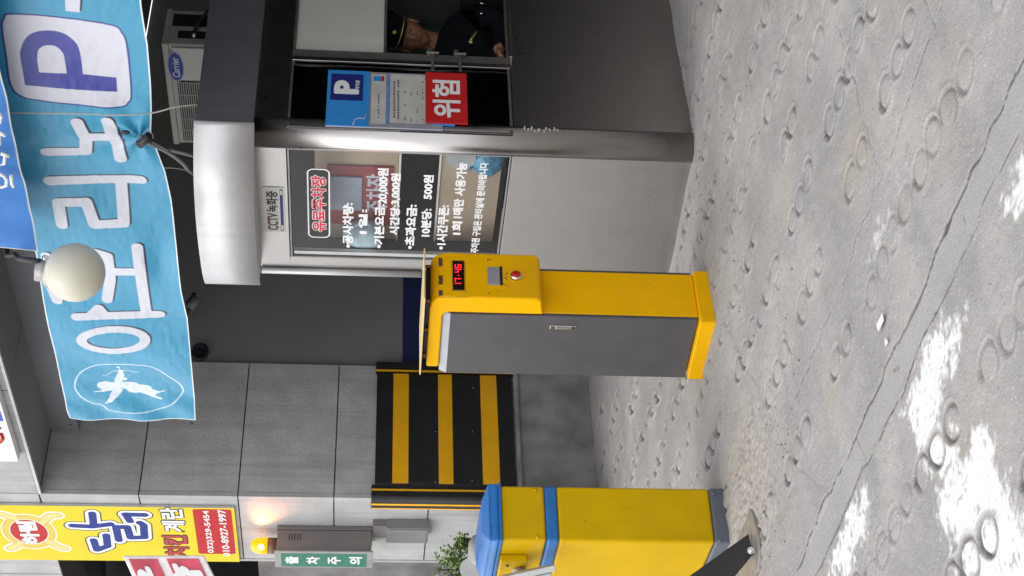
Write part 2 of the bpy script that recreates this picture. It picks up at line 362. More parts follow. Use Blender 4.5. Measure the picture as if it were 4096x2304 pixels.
# worn white road paint
def patch(pts): return -d_poly(p2, smooth_closed(pts, 4))
wp = np.full_like(gxf, -9.)
wn = near & (gxf > 3.3)
for pts in [[(5.24,-2.56),(4.98,-2.57),(4.88,-2.60),(4.89,-2.71),(4.98,-2.88),(5.1,-2.95),(5.2,-2.9),(5.17,-2.72),(5.3,-2.74),(5.4,-2.63)],
            [(5.36,-2.93),(5.2,-2.9),(5.0,-2.9),(4.94,-2.95),(4.96,-3.07),(5.01,-3.18),(5.0,-3.4),(5.2,-3.6),(5.45,-3.4),(5.38,-3.09)],
            [(4.5,-2.60),(4.2,-2.61),(4.0,-2.65),(4.1,-2.75),(4.34,-2.79),(4.52,-2.75)],
            [(6.3,-2.5),(5.93,-2.51),(5.79,-2.54),(5.72,-2.60),(5.85,-2.70),(6.3,-2.8)],
            [(5.3,-2.03),(5.0,-2.03),(4.87,-2.05),(5.0,-2.1),(5.2,-2.1)]]:
    q = np.full_like(gxf, -9.); q[wn] = -d_poly(p2[wn], smooth_closed(pts, 4)); wp = np.maximum(wp, q)
wp = wp+wob(14, 31)*.07+wob(45, 32)*.07+wob(90, 33)*.06-.012
wp -= groove_dark*.05
paint = np.clip(wp/.04, 0, 1)*np.where(gyf > -2.3, .5, 1)*(1-np.clip(groove_dark*1.5, 0, .9))*(1-.93*band*(gyf < -2.6))*np.clip((vnoise(gxf, gyf, 110, 61)+vnoise(gxf, gyf, 50, 62)-.42)*6, .25, 1)
# pitted grit beside the barrier
grit = np.exp(-((gxf-3.35)/.45)**2-((gyf+1.95)/.35)**2)*near
h += grit*(np.abs(wob(38, 41))*.02-.004+wob(80, 42)*.008)
h *= np.where(near, 1, 0)
gm = bpy.data.materials.new('worn_concrete_paving'); gm.use_nodes = True; t = gm.node_tree; N = t.nodes; L = t.links; bsd = N['Principled BSDF']
bsd.inputs['Roughness'].default_value = .78; bsd.inputs['Specular IOR Level'].default_value = .35
tc = N.new('ShaderNodeTexCoord')
def gn(scale, det=5, vec=None):
    n = N.new('ShaderNodeTexNoise'); n.inputs['Scale'].default_value = scale; n.inputs['Detail'].default_value = det
    if vec:
        mp = N.new('ShaderNodeMapping'); mp.inputs['Scale'].default_value = vec; L.new(tc.outputs['Object'], mp.inputs[0]); L.new(mp.outputs[0], n.inputs[0])
    else: L.new(tc.outputs['Object'], n.inputs[0])
    return n.outputs['Fac']
def gmix(fac, a, b, f0, f1, mx=1):
    r_ = N.new('ShaderNodeMapRange'); r_.inputs[1].default_value = f0; r_.inputs[2].default_value = f1; r_.inputs[4].default_value = mx; L.new(fac, r_.inputs[0])
    q = N.new('ShaderNodeMix'); q.data_type = 'RGBA'; L.new(r_.outputs[0], q.inputs[0])
    for v_, i in ((a, 6), (b, 7)):
        if isinstance(v_, tuple): q.inputs[i].default_value = (*v_, 1)
        else: L.new(v_, q.inputs[i])
    return q.outputs[2]
def ga(n):
    a = N.new('ShaderNodeAttribute'); a.attribute_name = n; return a.outputs['Fac']
c_ = gmix(gn(2.2, 6), (.285, .275, .262), (.365, .35, .33), .35, .65)
c_ = gmix(gn(5, 8, (1.6, .5, 1)), c_, (.24, .237, .24), .52, .72, .7)
c_ = gmix(gn(55, 4), c_, (.22, .21, .205), .6, .72, .75)
c_ = gmix(gn(140, 3), c_, (.58, .57, .55), .62, .70, .7)
c_ = gmix(gn(.55, 5, (1, 2.2, 1)), c_, (.25, .245, .235), .5, .7, .35)
c_ = gmix(gn(1.7, 6, (1, 1.3, 1)), c_, (.33, .27, .20), .56, .8, .55)
c_ = gmix(ga('grit'), c_, (.42, .37, .31), .1, 1, .45)
c_ = gmix(ga('strip'), c_, (.34, .335, .325), .3, .7, .5)
c_ = gmix(ga('paint'), c_, (.70, .70, .69), .0, 1)
c_ = gmix(ga('groove_dark'), c_, (.08, .073, .07), .08, .8, .85)  # ring grooves and pits darkened in the colour
c_ = gmix(ga('crack'), c_, (.05, .045, .04), .15, .9, .9)
L.new(c_, bsd.inputs['Base Color'])
bp = N.new('ShaderNodeBump'); bp.inputs['Strength'].default_value = .8; bp.inputs['Distance'].default_value = .004; L.new(gn(120, 6), bp.inputs['Height'])
bp2 = N.new('ShaderNodeBump'); bp2.inputs['Strength'].default_value = .25; bp2.inputs['Distance'].default_value = .01; L.new(gn(34, 5), bp2.inputs['Height']); L.new(bp2.outputs[0], bp.inputs['Normal'])
L.new(bp.outputs[0], bsd.inputs['Normal'])
grid_obj('ground', np.stack([GX, GY, h.reshape(GX.shape)], -1), gm, {'groove_dark': groove_dark, 'crack': crack, 'strip': strip, 'paint': paint, 'grit': grit}, kind='structure')

# ================================================================== BUILDING round the car park entrance
bld = thing('car_park_building', 'grey granite building with the dark car park entrance behind the booth', 'building', (0, 0, 0))
core = B().box(-.80, -.012, .012, 1.02, -.2, 3.62).obj('wall', JOINT, bld)
zs = [-.02, .475, 1.082, 1.687, 2.288, 2.9, 3.508]
g = .0035
def tile(nm, x0, x1, y0, y1, z0, z1, m_, par): B().box(x0, x1, y0, y1, z0, z1).obj(nm, m_, par, bevel=.003, seg=1)
for z0, z1 in zip(zs[1:-1], zs[2:]):
    tile('granite_tile', -.012, 0, .034, 1.035, z0+g, z1-g, GRANS, bld)              # passage side
for z0, z1 in zip(zs[:-1], zs[1:]):
    tile('granite_tile', -.805, -.037, 0, .012, z0+g, z1-g, GRAN, bld)               # street side
    B().prism([(-.035, -.002), (.001, -.002), (.003, .0), (.003, .031), (-.012, .031), (-.012, .012), (-.035, .012)], z0+g, z1-g).obj('corner_trim', GRAN, bld, bevel=.004)
tile('granite_tile', -.835, -.807, -.004, .25, -.02, 2.33, GRAN, bld)
# facade above the opening, joints every 1.05 m
B().box(-3.2, 14, .015, .47, 3.53, 9).obj('lintel', JOINT, bld)
for zi, (z0, z1) in enumerate([(3.51, 4.25), (4.25, 5.0), (5.0, 6.2), (6.2, 7.4), (7.4, 9)]):
    xs_ = [-3.2, -2.1, -1.05, .0, 1.12, 2.24, 3.36, 4.48, 5.6, 6.72, 7.84, 8.96, 10.1, 11.2, 12.3, 14]
    for x0, x1 in zip(xs_[:-1], xs_[1:]):
        if x1-x0 > .01: tile('facade_panel', x0+g, x1-g, 0, .014, z0+g, z1-g, GRAN, bld)
xs_ = [-.0, 1.12, 2.24, 3.36, 4.48, 5.6, 6.72, 7.84, 9]
for x0, x1 in zip(xs_[:-1], xs_[1:]): tile('soffit_panel', x0+g, x1-g, .022, .468, 3.506, 3.528, SOFF, bld)
B().box(0, 9, -.004, .02, 3.492, 3.5105).obj('drip_edge', ALU, bld)
B().box(-.0, 9, .47, .56, 3.33, 3.6).obj('downstand_beam', SOFF, bld)
B().box(0, 9, .56, 9, 3.33, 3.5).obj('ceiling', mat('ceiling_paint', (.16, .16, .16), .8), bld)
B().box(-.3, -.03, 1.035, 9, 1.262, 3.33).box(-.3, -.03, 1.035, 9, -.2, 1.0).obj('inner_wall', INNER, bld)
B().box(-.3, -.028, 1.036, 9, 1.0, 1.262).obj('navy_band', NAVY, bld)
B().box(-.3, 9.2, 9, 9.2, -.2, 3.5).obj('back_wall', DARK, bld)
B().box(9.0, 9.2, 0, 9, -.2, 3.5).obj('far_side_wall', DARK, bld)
B().box(8.96, 9.9, .012, .9, -.2, 3.6).obj('far_pillar', GRAN, bld)
# concrete kerb under the striped board
B().box(-.02, .03, .0, 7, -.1, .505).obj('base_kerb', CONC, bld, bevel=.006)
B().box(.0, .05, .0, 1.06, .485, .512).obj('ledge', CONC, bld, bevel=.004)
# recess left of the pillar: rough wall, dark doorway over it
B().box(-3.2, -.84, .16, .4, -.2, 2.22).obj('rough_wall', ROUGHC, bld, bevel=.01)
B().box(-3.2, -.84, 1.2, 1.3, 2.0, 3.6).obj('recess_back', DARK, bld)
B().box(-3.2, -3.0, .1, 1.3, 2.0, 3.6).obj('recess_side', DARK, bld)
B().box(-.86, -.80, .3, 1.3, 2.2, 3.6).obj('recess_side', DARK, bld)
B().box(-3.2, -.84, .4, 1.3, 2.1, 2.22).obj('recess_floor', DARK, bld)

# duct and pipe in the recess
pa = P(150, 2300, Y=.75)
dk = thing('ventilation_duct', 'round dark grey duct in the recess behind the chicken sign', 'duct', (pa[0], .75, pa[2]-.5))
b = B().cyl((pa[0], .75, pa[2]-.5), (pa[0], .75, pa[2]+.4), .14, n=28).obj('pipe', mat('dark_duct', (.06, .065, .07), .4, metal=.4), dk)
b = B()
for k in range(3): b.cyl((pa[0], .75, pa[2]-.08+k*.12), (pa[0], .75, pa[2]-.055+k*.12), .152, n=28)
b.obj('rib', mat('duct_rib', (.09, .095, .1), .4, metal=.4), dk)
q = P(262, 2290, Y=.45)
tag(B().box(q[0]-.5, q[0]+.9, .43, .47, q[2]-.045, q[2]+.045).obj('metal_channel', ALU), 'pale metal rail across the recess between duct and doorway', 'rail')

# ------------------------------------------------------------------ striped guard board and corner guards
gb = thing('striped_guard_board', 'black board with three yellow stripes screwed to the passage wall', 'guard board', (.03, .5, .52))
B().box(.012, .026, .095, .955, .525, 1.432).obj('backing_board', STK, gb, bevel=.003)
for z0, z1 in ((1.219, 1.321), (.930, 1.023), (.629, .739)):
    B().box(.0262, .0285, .097, .953, z0, z1).obj('yellow_stripe', STY, gb)
for zx, zy in ((795, 158), (553, 440), (790, 443), (553, 765), (788, 758)):
    q = P(1400+zx*.6211, 1450+zy*.6211, X=.029)
    B().cyl((.026, q[1], q[2]), (.031, q[1], q[2]), .0065, n=10).obj('screw', CHR, gb)
def guard(nm, lab, y0, y1, front):
    t_ = thing(nm, lab, 'corner guard', (.02, y0, .51), 'black and yellow corner guards')
    if front:
        B().prism([(-.105, -.012), (.006, -.012), (.016, -.004), (.02, .006), (.02, .088), (.006, .088), (.006, -.001), (-.105, -.001)], .51, 1.452).obj('rubber_angle', STK, t_)
        for x0, x1 in ((-.106, -.097), (-.062, -.044)): B().box(x0, x1, -.0145, -.0118, .512, 1.45).obj('yellow_line', STY, t_)
        B().box(.0205, .0225, .045, .058, .512, 1.45).obj('yellow_line', STY, t_)
    else:
        B().box(.002, .024, y0, y1, .51, 1.44).obj('rubber_angle', STK, t_)
        B().box(.0245, .0265, y0+.012, y0+.026, .512, 1.438).obj('yellow_line', STY, t_)
    return t_
guard('corner_guard', 'black rubber guard with thin yellow lines round the pillar corner', 0, .09, True)
guard('corner_guard', 'narrow black rubber guard with one yellow line at the inner end of the striped board', .96, 1.05, False)

# ================================================================== CHICKEN SHOP SIGN (flat board on the pillar)
SY = -.022
z2 = lambda x, y: P(x*.8313, 1100+y*.8313, Y=SY)[[0, 2]]
z4 = lambda x, y: P(x*.3882, 2050+y*.3882, Y=SY)[[0, 2]]
sg = thing('chicken_shop_sign', 'tall yellow shop sign with big blue letters and red number box on the pillar', 'shop sign', (-.46, SY, 2.315))
X0, X1, Z0, Z1 = -.812, -.108, 2.315, 3.93
gu = np.arange(X0, X1+.001, .0044); gv = np.arange(Z0, Z1+.001, .0052); UU, VV = np.meshgrid(gu, gv, indexing='ij'); pp = np.stack([UU.ravel(), VV.ravel()], 1)
def strokes(p, L_, r_):
    d = np.full(len(p), 9.)
    for s_ in L_: d = np.minimum(d, d_line(p, s_))
    return d-r_
big = strokes(pp, [[z4(*q) for q in s_] for s_ in
    ([(965, 285), (1000, 385), (1110, 345), (1095, 235)], [(745, 135), (950, 145), (1140, 120)], [(950, 10), (965, 120)],
     [(1225, 285), (1195, 150), (1310, 150), (1345, 260), (1490, 255), (1480, 130), (1440, 105)], [(1290, 20), (1490, 25)], [(1300, 25), (1340, 90)])], .026)
cb = P(116, 2127, Y=SY)[[0, 2]]
def ell(p, c, rx, rz): return (np.sqrt(((p[:, 0]-c[0])/rx)**2+((p[:, 1]-c[1])/rz)**2)-1)*min(rx, rz)
badge = ell(pp, cb, .198, .150)
rib = strokes(pp, [[z4(20, 20), z4(150, 60)], [z4(430, 110), z4(520, 30), z4(590, 30)], [z4(210, 320), z4(110, 370)], [z4(500, 300), z4(600, 350), z4(660, 370)]], .034)
b0 = P(795, 2215, Y=SY)[[0, 2]]; b1 = P(925, 2038, Y=SY)[[0, 2]]; hw = np.abs(b1-b0)/2-.02; ctr = (b0+b1)/2
qd = np.abs(pp-ctr)-hw; redb = np.linalg.norm(np.maximum(qd, 0), axis=1)+np.minimum(qd.max(1), 0)-.02
e_ = .0018
SGM = sdfmat('chicken_sign_print', (.72, .56, .01), [
    ('badge', .022, (.85, .85, .8), e_), ('rib', .012, (.88, .88, .84), e_), ('badge', .014, (.62, .33, .05), e_), ('badge', .008, (.80, .50, .10), e_), ('rib', 0, (.68, .45, .14), e_), ('rib', -.012, (.80, .60, .24), e_*2),
    ('badge', -.028, (.87, .8, .7), e_), ('badge', -.034, (.46, .012, .016), e_),
    ('big', .029, (.02, .02, .03), e_), ('big', .020, (.9, .9, .9), e_), ('big', 0, (.012, .028, .22), e_), ('redb', 0, (.46, .010, .014), e_)], rough=.45, spec=.2)
grid_obj('sign_face', np.stack([UU, np.full_like(UU, SY), VV], -1), SGM, {'badge': badge, 'rib': rib, 'big': big, 'redb': redb}, parent=sg, smooth=False)
B().box(X0, X1, SY+.0005, -.003, Z0, Z1).obj('frame', ALU, sg)
for s_, m1, yl, yr in (('치킨', REDT, 452, 232), ('계란', WHT, 195, -50)):
    for lay, mm, bo in ((0.0012, BLKP, .085), (.0024, m1, .035)):
        tpxY(s_, 1660 if s_ == '계란' else 1690, 1900 if s_ == '계란' else 1940, yl, yr, SY, mm, sg, off=(0, 2050), sc=.3882, bold=bo, lift=lay, grow=bo-.035)
q = P(1890*.3882, 2050+195*.3882, Y=SY); B().cyl((q[0], SY-.0005, q[2]), (q[0], SY-.002, q[2]), .010, n=12).obj('full_stop', BLKP, sg)
tpxY('032)329-5454', 2115, 2195, 415, -20, SY, WHT, sg, off=(0, 2050), sc=.3882, bold=.03, lift=.0012)
tpxY('010-8927-1997', 2270, 2350, 450, -30, SY, WHT, sg, off=(0, 2050), sc=.3882, bold=.03, lift=.0012)
tpxY('하림', 200, 400, 325, 90, SY, WHT, sg, off=(0, 2050), sc=.3882, bold=.06, lift=.0012)

# white sign on the lintel
ws = thing('white_fascia_sign', 'white shop sign with blue and red marks on the facade above the entrance', 'shop sign', (1.4, -.03, 3.545))
B().box(.465, 3.0, -.06, -.003, 3.545, 4.6).obj('sign_box', mat('sign_white', (.8, .8, .8), .5, var=.03), ws, bevel=.004)
b = B(); q = P(-14, 1668, Y=-.062); b.box(q[0]-.04, q[0]+.06, -.0635, -.0605, q[2]-.03, q[2]+.6).obj('blue_stroke', mat('fascia_blue', (.03, .08, .5), .5), ws)
q = P(5, 1735, Y=-.062)
B().tube([(q[0]-.09, -.063, q[2]+.02), (q[0]-.05, -.063, q[2]-.0), (q[0]-.0, -.063, q[2]-.0), (q[0]+.0, -.063, q[2]+.05), (q[0]+.06, -.063, q[2]+.0), (q[0]+.1, -.063, q[2]+.04)], .011).obj('red_stroke', REDT, ws)

# ================================================================== CYAN BANNER
YB = -.03
z1 = lambda x, y: P(x*.7953, y*.7953, Y=YB)[[0, 2]]
z2b = lambda x, y: P(x*.8313, 1100+y*.8313, Y=YB)[[0, 2]]
cz = lambda x, y: P(250+x/4.527, 1400+y/4.527, Y=YB)[[0, 2]]
botp = np.array([z2b(940, 712), z2b(925, 450), z2b(903, 200), z1(915, 1449), z1(890, 1250), z1(860, 1020), z1(830, 870), z1(780, 745), z1(758, 655), z1(762, 560), z1(758, 420), z1(745, 200), z1(715, 0), z1(690, -300), z1(670, -700)])
topp = np.array([z2b(340, 730), z2b(260, 350), z2b(190, 20), z1(110, 950), z1(0, 560), z1(-60, 0), z1(-120, -700)])
xl = botp[0, 0]; xr = botp[-1, 0]-.05
us = np.arange(xl, xr, .0066); nv_ = 116; tt = np.linspace(0, 1, nv_)
zb_ = np.interp(us, botp[:, 0], botp[:, 1]); zt_ = np.interp(us, topp[:, 0], topp[:, 1])
XX = np.repeat(us[:, None], nv_, 1); ZZ = zb_[:, None]+(zt_-zb_)[:, None]*tt[None]
pp = np.stack([XX.ravel(), ZZ.ravel()], 1)
tie = z1(700, 690)
rr_ = np.hypot(XX-tie[0], ZZ-tie[1]); an = np.arctan2(ZZ-tie[1], XX-tie[0])
wav = .020*np.sin(XX*3.1+ZZ*1.7+.5)+.010*np.sin(XX*7.5-ZZ*5)+.012*np.exp(-rr_/.22)*np.sin(an*7)+.008*np.exp(-((XX-.95)/.2)**2)*np.sin((XX*1.0-ZZ*1.2)*16)+.006*(vnoise(XX, ZZ, 9, 51)-.5)+.0022*(vnoise(XX+ZZ*.4, ZZ*2.2, 22, 52)-.5)
wav += .02*np.exp(-((tt[None]-.12)/.1)**2)*np.exp(-((XX-2.35)/.18)**2)
Wst = [[(230, 782), (428, 775), (432, 700), (388, 612)], [(440, 690), (575, 690)], [(605, 812), (590, 740), (565, 680), (540, 608)], [(245, 925), (705, 925)], [(310, 1140), (290, 1030), (430, 1030), (475, 1135), (622, 1130), (605, 945)],
       [(690, 1240), (703, 1330), (722, 1470), (735, 1560)], [(580, 1362), (700, 1355)], [(480, 1270), (540, 1285), (555, 1400), (540, 1500)], [(290, 1500), (240, 1400), (230, 1300)]]
W2 = [[(372, 182), (770, 182)], [(445, 175), (476, 150), (500, 175)]]
ring1 = [(548+153*math.cos(a_), 297+54*math.sin(a_)) for a_ in np.linspace(0, 2*math.pi, 49)]
def white(p):
    d = np.full(len(p), 9.)
    for s_ in Wst: d = np.minimum(d, d_line(p, [z1(*q_) for q_ in s_])-.0282)
    for s_ in W2: d = np.minimum(d, d_line(p, [z2b(*q_) for q_ in s_])-.0282)
    d = np.minimum(d, d_line(p, [z2b(*q_) for q_ in ring1])-.027)
    d = np.minimum(d, d_poly(p, [z1(*q_) for q_ in ((330, -120), (412, -120), (404, 45), (332, 40))]))
    return d
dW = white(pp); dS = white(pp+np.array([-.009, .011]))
boxo = smooth_closed([z1(*q_) for q_ in ((60, 66), (300, 78), (560, 108), (615, 150), (636, 210), (648, 350), (655, 485), (640, 520), (600, 538), (400, 515), (220, 490), (110, 462), (62, 400), (40, 270), (17, 130), (28, 85))], 4)
dB = d_poly(pp, boxo)
Pout = [z1(*q_) for q_ in ((130, 410), (118, 330), (104, 250), (130, 185), (175, 155), (240, 145), (310, 155), (370, 190), (402, 245), (418, 368), (584, 392), (590, 465))]
Pin = [z1(*q_) for q_ in ((200, 348), (190, 285), (196, 240), (235, 218), (290, 228), (322, 265), (338, 360))]
def arcfit(pts, a, b, n=5):
    P_ = [np.array(q_) for q_ in pts]; out = P_[:a+1]
    for i_ in range(a, b):
        p0_, p1_, p2_, p3_ = P_[max(i_-1, a)], P_[i_], P_[i_+1], P_[min(i_+2, b)]
        out += [.5*((2*p1_)+(-p0_+p2_)*t_+(2*p0_-5*p1_+4*p2_-p3_)*t_*t_+(-p0_+3*p1_-3*p2_+p3_)*t_**3) for t_ in np.arange(1, n+1)/n]
    return out+P_[b+1:]
Pout = arcfit(Pout, 1, 9); Pin = arcfit(Pin, 1, 5)
dP = np.maximum(d_poly(pp, Pout), -d_poly(pp, Pin))
oval = smooth_closed([cz(*q_) for q_ in ((1050, 235), (1350, 250), (1600, 290), (1780, 390), (1950, 520), (2080, 620), (2170, 760), (2150, 880), (1960, 1050), (1720, 1140), (1500, 1165), (1200, 1150), (850, 1120), (760, 1050), (660, 1000), (560, 990), (380, 880), (255, 730), (228, 580), (330, 400), (560, 290), (800, 245))], 3)
dC = d_line(pp, list(oval)+[oval[0]])-.0042
def blob(s_, r_): return d_line(pp, [cz(*q_) for q_ in s_])-r_
k_ = 1/4.527/5992*9.9
for s_, r_ in (([(745, 665), (790, 660)], 100), ([(800, 670), (1080, 660)], 80), ([(1150, 680), (1260, 690)], 105), ([(1280, 740), (1300, 760)], 115), ([(1330, 730), (1500, 740)], 92), ([(1480, 740), (1690, 820)], 42), ([(1690, 825), (1830, 795)], 17),
               ([(1400, 790), (1620, 870)], 55), ([(1620, 895), (1770, 935)], 26), ([(1000, 590), (1050, 470)], 55), ([(1050, 470), (1052, 385)], 36), ([(1105, 550), (1120, 550)], 42), ([(1000, 760), (930, 850)], 68), ([(930, 850), (860, 930)], 42), ([(850, 930), (785, 970)], 16),
               ([(880, 740), (720, 755)], 28), ([(720, 755), (590, 760)], 13), ([(1005, 305), (1012, 305)], 24), ([(1010, 310), (1040, 370)], 7), ([(725, 470), (800, 462), (860, 430), (930, 385), (1050, 385), (1170, 365), (1280, 402), (1380, 400)], 8), ([(800, 490), (940, 520)], 3), ([(1150, 515), (1330, 410)], 3)):
    dC = np.minimum(dC, blob(s_, r_*k_))
rim = np.minimum(np.minimum(ZZ-zb_[:, None], zt_[:, None]-ZZ), XX-xl).ravel()
e_ = .0022
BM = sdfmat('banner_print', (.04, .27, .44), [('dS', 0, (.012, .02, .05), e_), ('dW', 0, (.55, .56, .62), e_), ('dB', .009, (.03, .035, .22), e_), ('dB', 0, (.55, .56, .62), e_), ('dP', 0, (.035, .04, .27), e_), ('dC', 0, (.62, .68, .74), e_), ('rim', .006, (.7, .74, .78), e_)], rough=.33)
BM.node_tree.nodes['Principled BSDF'].inputs['Roughness'].default_value = .35
bn = thing('cyan_banner', 'long cyan vinyl banner with white letters and a winged archer logo across the entrance', 'banner', (2.4, YB, 2.5))
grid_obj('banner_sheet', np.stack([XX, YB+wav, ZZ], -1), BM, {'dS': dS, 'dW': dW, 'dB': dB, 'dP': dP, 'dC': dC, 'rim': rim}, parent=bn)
for q_ in ((2340, 1275), (140, 1320)):
    c = cz(*q_); B().cyl((c[0], YB-.018, c[1]), (c[0], YB-.026, c[1]), .011, n=14).obj('eyelet', BLKM, bn)

# blue fabric banner above it
YU = -.22
bb = thing('blue_fabric_banner', 'blue cloth banner with white handwriting hanging over the top of the cyan banner', 'banner', (3.4, YU, 3.1))
pL = P(156, 998, Y=YU); pR = P(0, 279, Y=YU); pTL = P(20, 985, Y=YU); sl = (pR[2]-pL[2])/(pR[0]-pL[0])
us = np.linspace(pL[0], pL[0]+2.4, 150); vt = np.linspace(0, 1, 40)
XX = us[:, None]+(vt[None]*(-.0)); ZB = pL[2]+sl*(us-pL[0]); ZZ = ZB[:, None]+vt[None]*.75
YY = YU+.008*np.sin(XX*9+vt[None]*2)+.006*np.sin(XX*23-vt[None]*5)*(1-vt[None]*.5)+.04*np.exp(-((XX-us[0])/.05)**2)*vt[None]
BLC = mat('blue_cloth', (.02, .17, .52), .6, var=.1, vs_=3, bump=.2, bs=400)
rimb = np.minimum(ZZ-ZB[:, None], XX-us[0]).ravel()
BLS = sdfmat('blue_cloth_print', (.02, .15, .45), [('rim', .007, (.45, .46, .42), .002)], rough=.6)
grid_obj('cloth', np.stack([XX, YY, ZZ], -1), BLS, {'rim': rimb}, parent=bb)
zz6 = lambda x, y: P(x*.5866, 250+y*.5866, Y=YU-.05)
b = B()
for s_ in ([(75, 770), (82, 830), (95, 850)], [(0, 760), (28, 775), (45, 800), (42, 840), (10, 850), (-25, 830), (-30, 790), (0, 765)], [(5, 620), (65, 640)], [(35, 632), (28, 690), (-15, 700), (-20, 650)], [(0, 480), (38, 500)], [(-5, 560), (-5, 500)], [(-20, 330), (8, 370), (-2, 410), (-30, 400)], [(-60, 560), (-50, 600), (-60, 660)]):
    b.tube([zz6(*q_) for q_ in s_], .008, n=6)
b.obj('lettering', WHT, bb)

# ------------------------------------------------------------------ globe lamp on its bracket
gc = P(300, 1090, Y=-.45); GR = .138
gl = thing('globe_lamp', 'cream globe lamp on a curved bracket in front of the cyan banner', 'lamp', (gc[0], gc[1], gc[2]))
GLB = mat('opal_glass', (.60, .57, .46), .35, var=.05, chips=.25, rvar=.05, grime=.05)
B().sphere(gc, GR, 36).obj('globe', GLB, gl)
n1 = np.array(P(196, 1100, Y=-.45)); n0 = np.array(P(160, 1045, Y=-.42))
B().cyl(gc+(n1-gc)*.86, gc+(n1-gc)*1.12, .07, .062, 20).cyl(gc+(n1-gc)*1.12, n0, .058, .025, 18).obj('lamp_cap', ZINC, gl)
w0 = np.array(P(20, 985, Y=-.03)); w1 = P(75, 1035, Y=-.2); w2 = P(115, 1040, Y=-.4)
B().tube([(w0[0], -.0, w0[2]), w0+np.array([0, -.06, -.02]), P(60, 1018, Y=-.14), w1, w2, n0], .013, 10).obj('bracket', BLKM, gl)
B().cyl(P(178, 1030, Y=-.5), P(186, 1032, Y=-.53), .012, n=10).obj('bolt', CHR, gl)

# cables: black bundle tied to the banner and dropping to the booth roof
def cable(nm, pts, r, m_, lab, grp=None):
    pts = [np.array(p_, float) for p_ in pts]; out = []
    for i in range(len(pts)-1):
        p0, p1, p2_, p3 = pts[max(i-1, 0)], pts[i], pts[i+1], pts[min(i+2, len(pts)-1)]
        for k in range(5):
            t_ = k/5; out.append(.5*((2*p1)+(-p0+p2_)*t_+(2*p0-5*p1+4*p2_-p3)*t_*t_+(-p0+3*p1-3*p2_+p3)*t_**3))
    out.append(pts[-1])
    return tag(B().tube(out, r, 8).obj(nm, m_), lab, 'cable', grp or 'cables and wires by the cyan banner')
q5 = lambda x, y, Y: P(440+x/5.572, 500+y/5.572, Y=Y)
CAB = mat('grey_cable_sheath', (.12, .12, .12), .5, var=.2)
cable('cable', [q5(690, 260, -.07), q5(860, 310, -.05), q5(1250, 520, -.03), q5(1600, 620, -.02), q5(1860, 690, .0), q5(2000, 760, .06)], .009, CAB, 'thick dark cable from the banner tie, upper branch to the booth roof')
cable('cable', [q5(700, 320, -.07), q5(900, 420, -.05), q5(1280, 600, -.03), q5(1600, 830, -.02), q5(1750, 1000, .0), q5(1880, 1090, .05)], .010, CAB, 'thick dark cable from the banner tie, lower branch to the booth roof')
cable('cable', [q5(720, 240, -.075), q5(900, 330, -.055), q5(1270, 530, -.035), q5(1500, 640, -.02)], .006, BLK, 'thin black cable strapped along the thick cables at the banner')
tie3 = q5(740, 330, -.075)
tag(B().cyl(tie3+np.array([-.035, 0, .02]), tie3+np.array([.03, 0, -.03]), .019, n=10).cyl(tie3+np.array([-.01, -.01, .03]), tie3+np.array([.0, .0, -.05]), .009, n=8).obj('cable_tie', BLK), 'black cable clamp gripping the lower edge of the cyan banner', 'clamp')
q = q5(345, 165, -.075); tag(B().sphere(q, .014, 10, (1, .6, 1.5)).obj('rope_knot', BLK), 'small black knot poking through the hole in the cyan banner', 'knot')
WIRE = mat('pale_wire', (.34, .33, .31), .5)
cable('wire', [P(8, 452, Y=-.08), P(120, 452, Y=-.085), P(330, 455, Y=-.085), P(470, 460, Y=-.085), P(607, 452, Y=-.07), P(700, 428, Y=-.05), P(788, 418, Y=.0)], .0035, WIRE, 'thin pale wire running down the cyan banner to the booth roof')
cable('wire', [q5(1190, 955, -.03), q5(1450, 965, -.03), q5(1720, 1015, -.01)], .0012, WIRE, 'hair-thin string between banner edge and the lower cable')

# ================================================================== TICKET BOOTH
bt = thing('parking_booth', 'steel parking attendant booth with curved aluminium canopy and two windows', 'booth', (2.82, .7, 0))
BX0, BX1, BY0, BY1 = 2.335, 3.304, -.04, 1.38
WZ0, WZ1 = .85, 1.898
fx0, fx1 = 2.418, 3.186       # street side window
sy0, sy1 = .012, 1.10         # passage side window band
def rc(r0, n=9): return [(BX1-r0+r0*math.cos(a_), BY0+r0-r0*math.sin(a_)) for a_ in np.linspace(0, math.pi/2, n)]
def rc2(r0, cx, cy, n=9): return [(cx+r0*math.cos(a_), cy-r0*math.sin(a_)) for a_ in np.linspace(0, math.pi/2, n)]
outer = rc2(.10, 3.210, .052, 12); inner = rc2(.07, 3.210, .052, 12)[::-1]
B().prism(outer+inner, -.06, 2.05, smooth=True).obj('corner_column', STEEL, bt)
T = .03
B().box(BX0, 3.205, BY0, BY0+T, -.10, WZ0-.004).obj('street_wall_panel', STEEL, bt, bevel=.002)
B().box(BX0, 3.205, BY0, BY0+T, WZ1+.004, 2.05).box(BX0, fx0-.002, BY0, BY0+T, WZ0-.004, WZ1+.004).obj('street_wall_panel', STEEL, bt, bevel=.002)
B().box(BX1-T, BX1, .05, BY1, -.06, WZ0-.004).obj('passage_wall_panel', STEEL, bt, bevel=.002)
B().box(BX1-T, BX1, .05, BY1, WZ1+.004, 2.05).obj('passage_wall_panel', STEEL, bt, bevel=.002)
B().box(BX1-T, BX1, sy1, BY1, WZ0, WZ1).obj('passage_wall_panel', STEEL, bt)
B().box(BX0, BX1, BY1, BY1+.03, -.06, 2.3).box(BX0, BX0+.03, BY0+T, BY1, -.06, 2.05).obj('rear_wall', mat('booth_inner', (.07, .07, .07), .7), bt)
B().box(BX0+.03, BX1-.03, BY0+.03, BY1, .05, .07).obj('floor_plate', DARK, bt)
